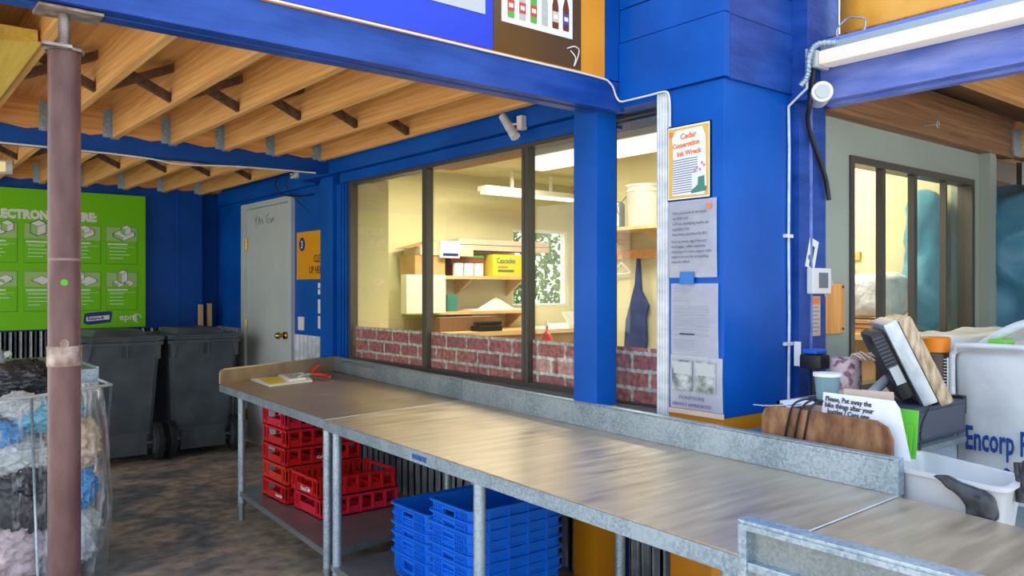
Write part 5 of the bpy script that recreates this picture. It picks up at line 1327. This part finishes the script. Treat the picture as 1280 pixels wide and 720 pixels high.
P('box_body', newmat('rust_red', (.25, .07, .03), .6), t, (4.40, 4.80, 6.36, 6.56, 1.536, 1.75)); P('lining', GREENG, t, (4.41, 4.79, 6.355, 6.36, 1.715, 1.74))
for k in range(3):
    bm = bmesh.new(); lathe(bm, [(.05, 0), (.05, .12), (.018, .12), (.018, .0)], (4.44 + k * .12, 6.30, 1.536)); single('paper_roll', bm, PAPER, 'white paper roll standing on the upper shelf, %s of three' % ['left', 'middle', 'right'][k], 'paper roll', 'paper rolls on the upper shelf', smooth='auto')
t = thing('yellow_carton', (5.03, 6.4, 1.536), 'yellow lettered carton standing on the upper shelf', 'carton')
P('box_body', newmat('yellow_carton', (.78, .68, .04), .5), t, (4.84, 5.32, 6.27, 6.55, 1.536, 1.75), bev=.003); text('Cascades', .075, (4.88, 6.268, 1.665), FY, BOOT, t, bold=.001, sx=.85)
P('print_line', ORP, t, (4.9, 5.02, 6.266, 6.27, 1.62, 1.635)); P('print_line', BOOT, t, (4.9, 5.1, 6.266, 6.27, 1.58, 1.60))
t = thing('paper_stack', (4.95, 6.4, 1.20), 'loose white papers propped up on the lower shelf', 'papers')
bm = bmesh.new(); extr(bm, [(4.65, 6.28, 1.215), (5.12, 6.28, 1.215), (4.98, 6.4, 1.33)], (0, .003, 0)); link('propped_sheet', bm, PWHITE, t); P('lying_sheets', PAPER, t, (4.6, 5.25, 6.27, 6.5, 1.20, 1.215))
bm = bmesh.new(); box(bm, 4.30, 4.42, 6.27, 6.4, 1.20, 1.36, bev=.01); single('green_tin', bm, BOOT, 'dark green tin on the lower shelf by the mullion', 'tin')
t = thing('room_lamp_fixture', (5.2, 5.9, 2.4), 'lit ceiling strip lamp inside the room above the shelves', 'lamp')
P('lamp_body', WHITE, t, (4.55, 5.75, 6.0, 6.14, 2.33, 2.38), bev=.01); P('lamp_lens', TUBE2, t, (4.57, 5.73, 6.02, 6.12, 2.305, 2.33), bev=.008); P('hanger', WHITE, t, (4.9, 4.93, 6.06, 6.08, 2.38, 2.55), (5.4, 5.43, 6.06, 6.08, 2.38, 2.55))
t = thing('room_lamp_fixture', (3.9, 3.6, 2.45), 'lit strip lamp close inside the narrow window near its top', 'lamp')
P('lamp_body', WHITE, t, (3.40, 3.58, 2.55, 4.1, 2.27, 2.33), bev=.01); P('lamp_lens', TUBE2, t, (3.41, 3.57, 2.57, 4.08, 2.20, 2.27), bev=.01)
bm = bmesh.new(); box(bm, 3.36, 3.62, 2.06, 5.2, 2.335, 2.549); single('ceiling_board', bm, WOODB, 'brown wooden ceiling board above the strip lamp inside the narrow window', 'board')
# far bench under shelves
t = thing('room_bench', (4.6, 6.1, 0), 'brown cluttered bench along the far wall of the room', 'bench')
P('bench_top', SHELFW, t, (3.9, 6.15, 5.9, 6.595, .98, 1.02)); P('bench_front', CARD, t, (3.95, 6.1, 5.95, 6.55, 0, .98))
cbox('brown_carton', 4.1, 4.75, 6.1, 6.24, 1.021, 1.15, newmat('dark_card', (.2, .1, .05), .8), 'dark brown carton under the lower shelf')
t = thing('telephone', (4.55, 5.98, 1.02), 'black desk telephone on the bench under the shelves', 'telephone')
P('phone_base', BLACK, t, (4.42, 4.68, 5.92, 6.07, 1.021, 1.07), bev=.01); P('handset', BLACK, t, (4.40, 4.70, 5.95, 6.0, 1.075, 1.11), bev=.012)
t = thing('desk_clutter', (5.5, 6.1, 1.02), 'open white binder on the bench under the room window', 'binder')
P('binder_body', PWHITE, t, (5.55, 6.0, 5.95, 6.3, 1.021, 1.05)); bm = bmesh.new(); extr(bm, [(5.55, 5.95, 1.05), (6.0, 5.95, 1.05), (5.95, 6.0, 1.18), (5.5, 6.0, 1.18)], (0, .01, 0)); link('page', bm, PAPER, t)
t = thing('red_bottle', (3.55, 3.85, .9), 'red squeeze bottle just inside the large window', 'bottle')
bm = bmesh.new(); lathe(bm, [(.03, 0), (.032, .01), (.032, .13), (.018, .16), (.008, .17), (.008, .2)], (3.12, 3.53, 1.0)); link('bottle_body', bm, newmat('red_bottle', (.6, .03, .02), .3), t, smooth='auto')
bm = bmesh.new(); lathe(bm, [(.012, .2), (.005, .23)], (3.12, 3.53, 1.0)); link('nozzle', bm, PWHITE, t)
bm = bmesh.new(); box(bm, 2.82, 3.35, 2.3, 5.2, .96, 1.0); single('window_ledge', bm, SHELFW, 'wooden inner ledge behind the brick patterned film', 'ledge')
# bucket shelf seen in the narrow window: on partition wall x=5.0
bm = bmesh.new(); box(bm, 4.62, 4.99, 3.6, 4.88, 1.87, 1.895); 
for y in (4.2, 4.6): extr(bm, [(4.99, y, 1.87), (4.7, y, 1.87), (4.99, y, 1.70)], (0, .015, 0))
single('bucket_shelf', bm, SHELFW, 'pine shelf carrying a white bucket, seen through the narrow window', 'shelf')
t = thing('white_bucket', (4.8, 4.2, 1.895), 'large white plastic bucket on the shelf behind the narrow window', 'bucket')
bm = bmesh.new(); lathe(bm, [(.12, 0), (.123, .005), (.138, .27), (.143, .27), (.143, .285), (.138, .285), (.140, .31), (.146, .31), (.146, .33), (.0005, .335)], (4.80, 4.28, 1.896)); link('bucket_body', bm, TUB, t, smooth='auto')
bm = bmesh.new(); tube(bm, smooth_path([(4.66, 4.34, 2.13), (4.64, 4.42, 2.05), (4.70, 4.44, 1.98)], 5), .004, 6); link('handle', bm, GALVD, t)
t = thing('grey_canister', (4.82, 4.66, 1.895), 'dark canister standing left of the white bucket', 'canister'); 
bm = bmesh.new(); lathe(bm, [(.07, 0), (.07, .2), (.05, .22)], (4.80, 4.58, 1.896)); link('can_body', bm, GALVD, t, smooth='auto'); P('paper_label', PWHITE, t, (4.715, 4.728, 4.48, 4.54, 1.91, 2.1))
bm = bmesh.new(); box(bm, 4.97, 4.998, 3.3, 4.88, 1.66, 1.735); o = single('coat_rail', bm, WOODX, 'orange wooden coat rail under the bucket shelf', 'rail')
bm = bmesh.new(); 
pts = [(4.46, 1.66), (4.44, 1.40), (4.36, 1.28), (4.39, 1.18), (4.38, 1.0), (4.40, .9), (4.62, .9), (4.60, 1.15), (4.54, 1.33), (4.50, 1.45), (4.48, 1.66)]
extr(bm, [(4.93, y, z) for y, z in pts], (.03, 0, 0)); single('navy_apron', bm, APRON, 'navy apron hanging from the coat rail behind the narrow window', 'apron')
bm = bmesh.new(); extr(bm, [(4.93, y, z) for y, z in ((4.17, 1.5), (4.22, 1.33), (4.15, 1.15), (4.05, 1.2), (4.05, 1.5))], (.03, 0, 0)); single('blue_apron', bm, newmat('blue_cloth', (.02, .10, .35), .8), 'bright blue apron partly hidden by the white jamb strip', 'apron')
bm = bmesh.new(); tube(bm, smooth_path([(4.955, 4.82, 1.50), (4.955, 4.70, 1.60), (4.955, 4.66, 1.62), (4.955, 4.58, 1.56), (4.955, 4.60, 1.54), (4.955, 4.82, 1.53)], 5), .008, 6); tube(bm, [(4.96, 4.67, 1.61), (4.972, 4.67, 1.70)], .006, 6); single('coat_hanger', bm, WHITE, 'white coat hanger on the wall left of the navy apron', 'hanger', smooth=True)
t = thing('dark_basket', (3.7, 3.2, 1.0), 'dark bin with a yellow cloth inside the narrow window', 'basket'); P('basket_body', REGM, t, (3.15, 3.33, 2.52, 2.70, 1.001, 1.18), bev=.006); bm = bmesh.new(); blob(bm, (3.2, 2.68, 1.195), (.03, .03, .018), .2, 2, 3, 5); link('yellow_cloth', bm, YEP, t)
# things behind the sliding window
t = thing('room_counter', (4.7, 2.9, 0), 'pale counter inside the sliding window', 'counter'); P('counter_top', SHELFW, t, (4.35, 4.99, 2.1, 3.4, 1.13, 1.165)); P('counter_side', CARD, t, (4.4, 4.98, 2.15, 3.35, 0, 1.13))
bm = bmesh.new(); box(bm, 4.98, 5.0, 2.62, 3.1, 1.60, 1.65); single('key_rail', bm, WOODX, 'small orange key rail on the cream wall behind the sliding window', 'rail')
t = thing('hanging_keys', (4.96, 2.66, 1.45), 'bunch of keys hanging from the small orange rail', 'keys'); bm = bmesh.new(); tube(bm, [(4.97, 2.68, 1.61), (4.97, 2.68, 1.56)], .004, 6); link('ring', bm, GALV, t); P('fob', PWHITE, t, (4.965, 4.972, 2.66, 2.70, 1.47, 1.56))
t = cbox('yellow_carton', 4.45, 4.75, 2.52, 2.98, 1.24, 1.34, YEP, 'yellow carton with a green badge inside the sliding window', 'carton'); bm = bmesh.new(); cyl(bm, (4.449, 2.62, 1.295), (4.446, 2.62, 1.295), .03, seg=20); link('badge', bm, GREENG, t); P('red_stripe', REDL, t, (4.446, 4.45, 2.52, 2.98, 1.325, 1.34))
cbox('teal_carton', 4.45, 4.75, 2.68, 2.98, 1.166, 1.235, TEAL, 'dark teal carton beneath the yellow carton', 'carton')
t = cbox('brown_carton', 4.42, 4.75, 2.24, 2.66, 1.166, 1.24, CARD, 'brown printed carton beside the teal carton inside', 'carton'); P('print_line', SBR, t, (4.416, 4.42, 2.2, 2.6, 1.215, 1.22), (4.416, 4.42, 2.2, 2.6, 1.19, 1.195))
bm = bmesh.new(); softbox(bm, 4.76, 4.97, 2.07, 2.22, 1.166, 1.98, n=16, r=.1, amp=.03, fr=6, seed=3, crease=1.4); single('reflection_bundle', bm, TARP, 'added blue bundle imitating the tarp reflection in the right panes of the sliding window', 'bundle', smooth=True)  # added bundle, stands in for the blue tarp's reflection in these panes
bm = bmesh.new(); softbox(bm, 4.45, 4.74, 2.17, 2.50, 1.25, 1.50, n=10, r=.06, amp=.015, fr=9, crease=1); single('wrapped_rolls', bm, BGW, 'white plastic wrapped paper rolls on top of the brown carton', 'package', smooth=True)
bm = bmesh.new(); lathe(bm, [(.04, 0), (.045, .02), (.04, .14), (.03, .15)], (4.86, 2.92, 1.166)); single('white_jug', bm, PWHITE, 'white jug standing behind the yellow carton', 'jug', smooth='auto')

# hedge outside the room window
bm = bmesh.new()
rnd = random.Random(3)
for k in range(9000):
    a = Vector((rnd.uniform(5.5, 10.5), rnd.uniform(9.0, 10.2), rnd.uniform(0.0, 2.9)))
    s = rnd.uniform(.05, .11)
    d1 = Vector((rnd.uniform(-1, 1), rnd.uniform(-1, 1), rnd.uniform(-1, 1))).normalized() * s; d2 = d1.cross(Vector((rnd.uniform(-1, 1), rnd.uniform(-1, 1), rnd.uniform(-1, 1)))).normalized() * s * .6
    bm.faces.new([bm.verts.new(a), bm.verts.new(a + d1 * .5 + d2), bm.verts.new(a + d1), bm.verts.new(a + d1 * .5 - d2)])
o = link('hedge', bm, FOLI); tag(o, 'sunlit leafy hedge seen through the window of the room', 'hedge');
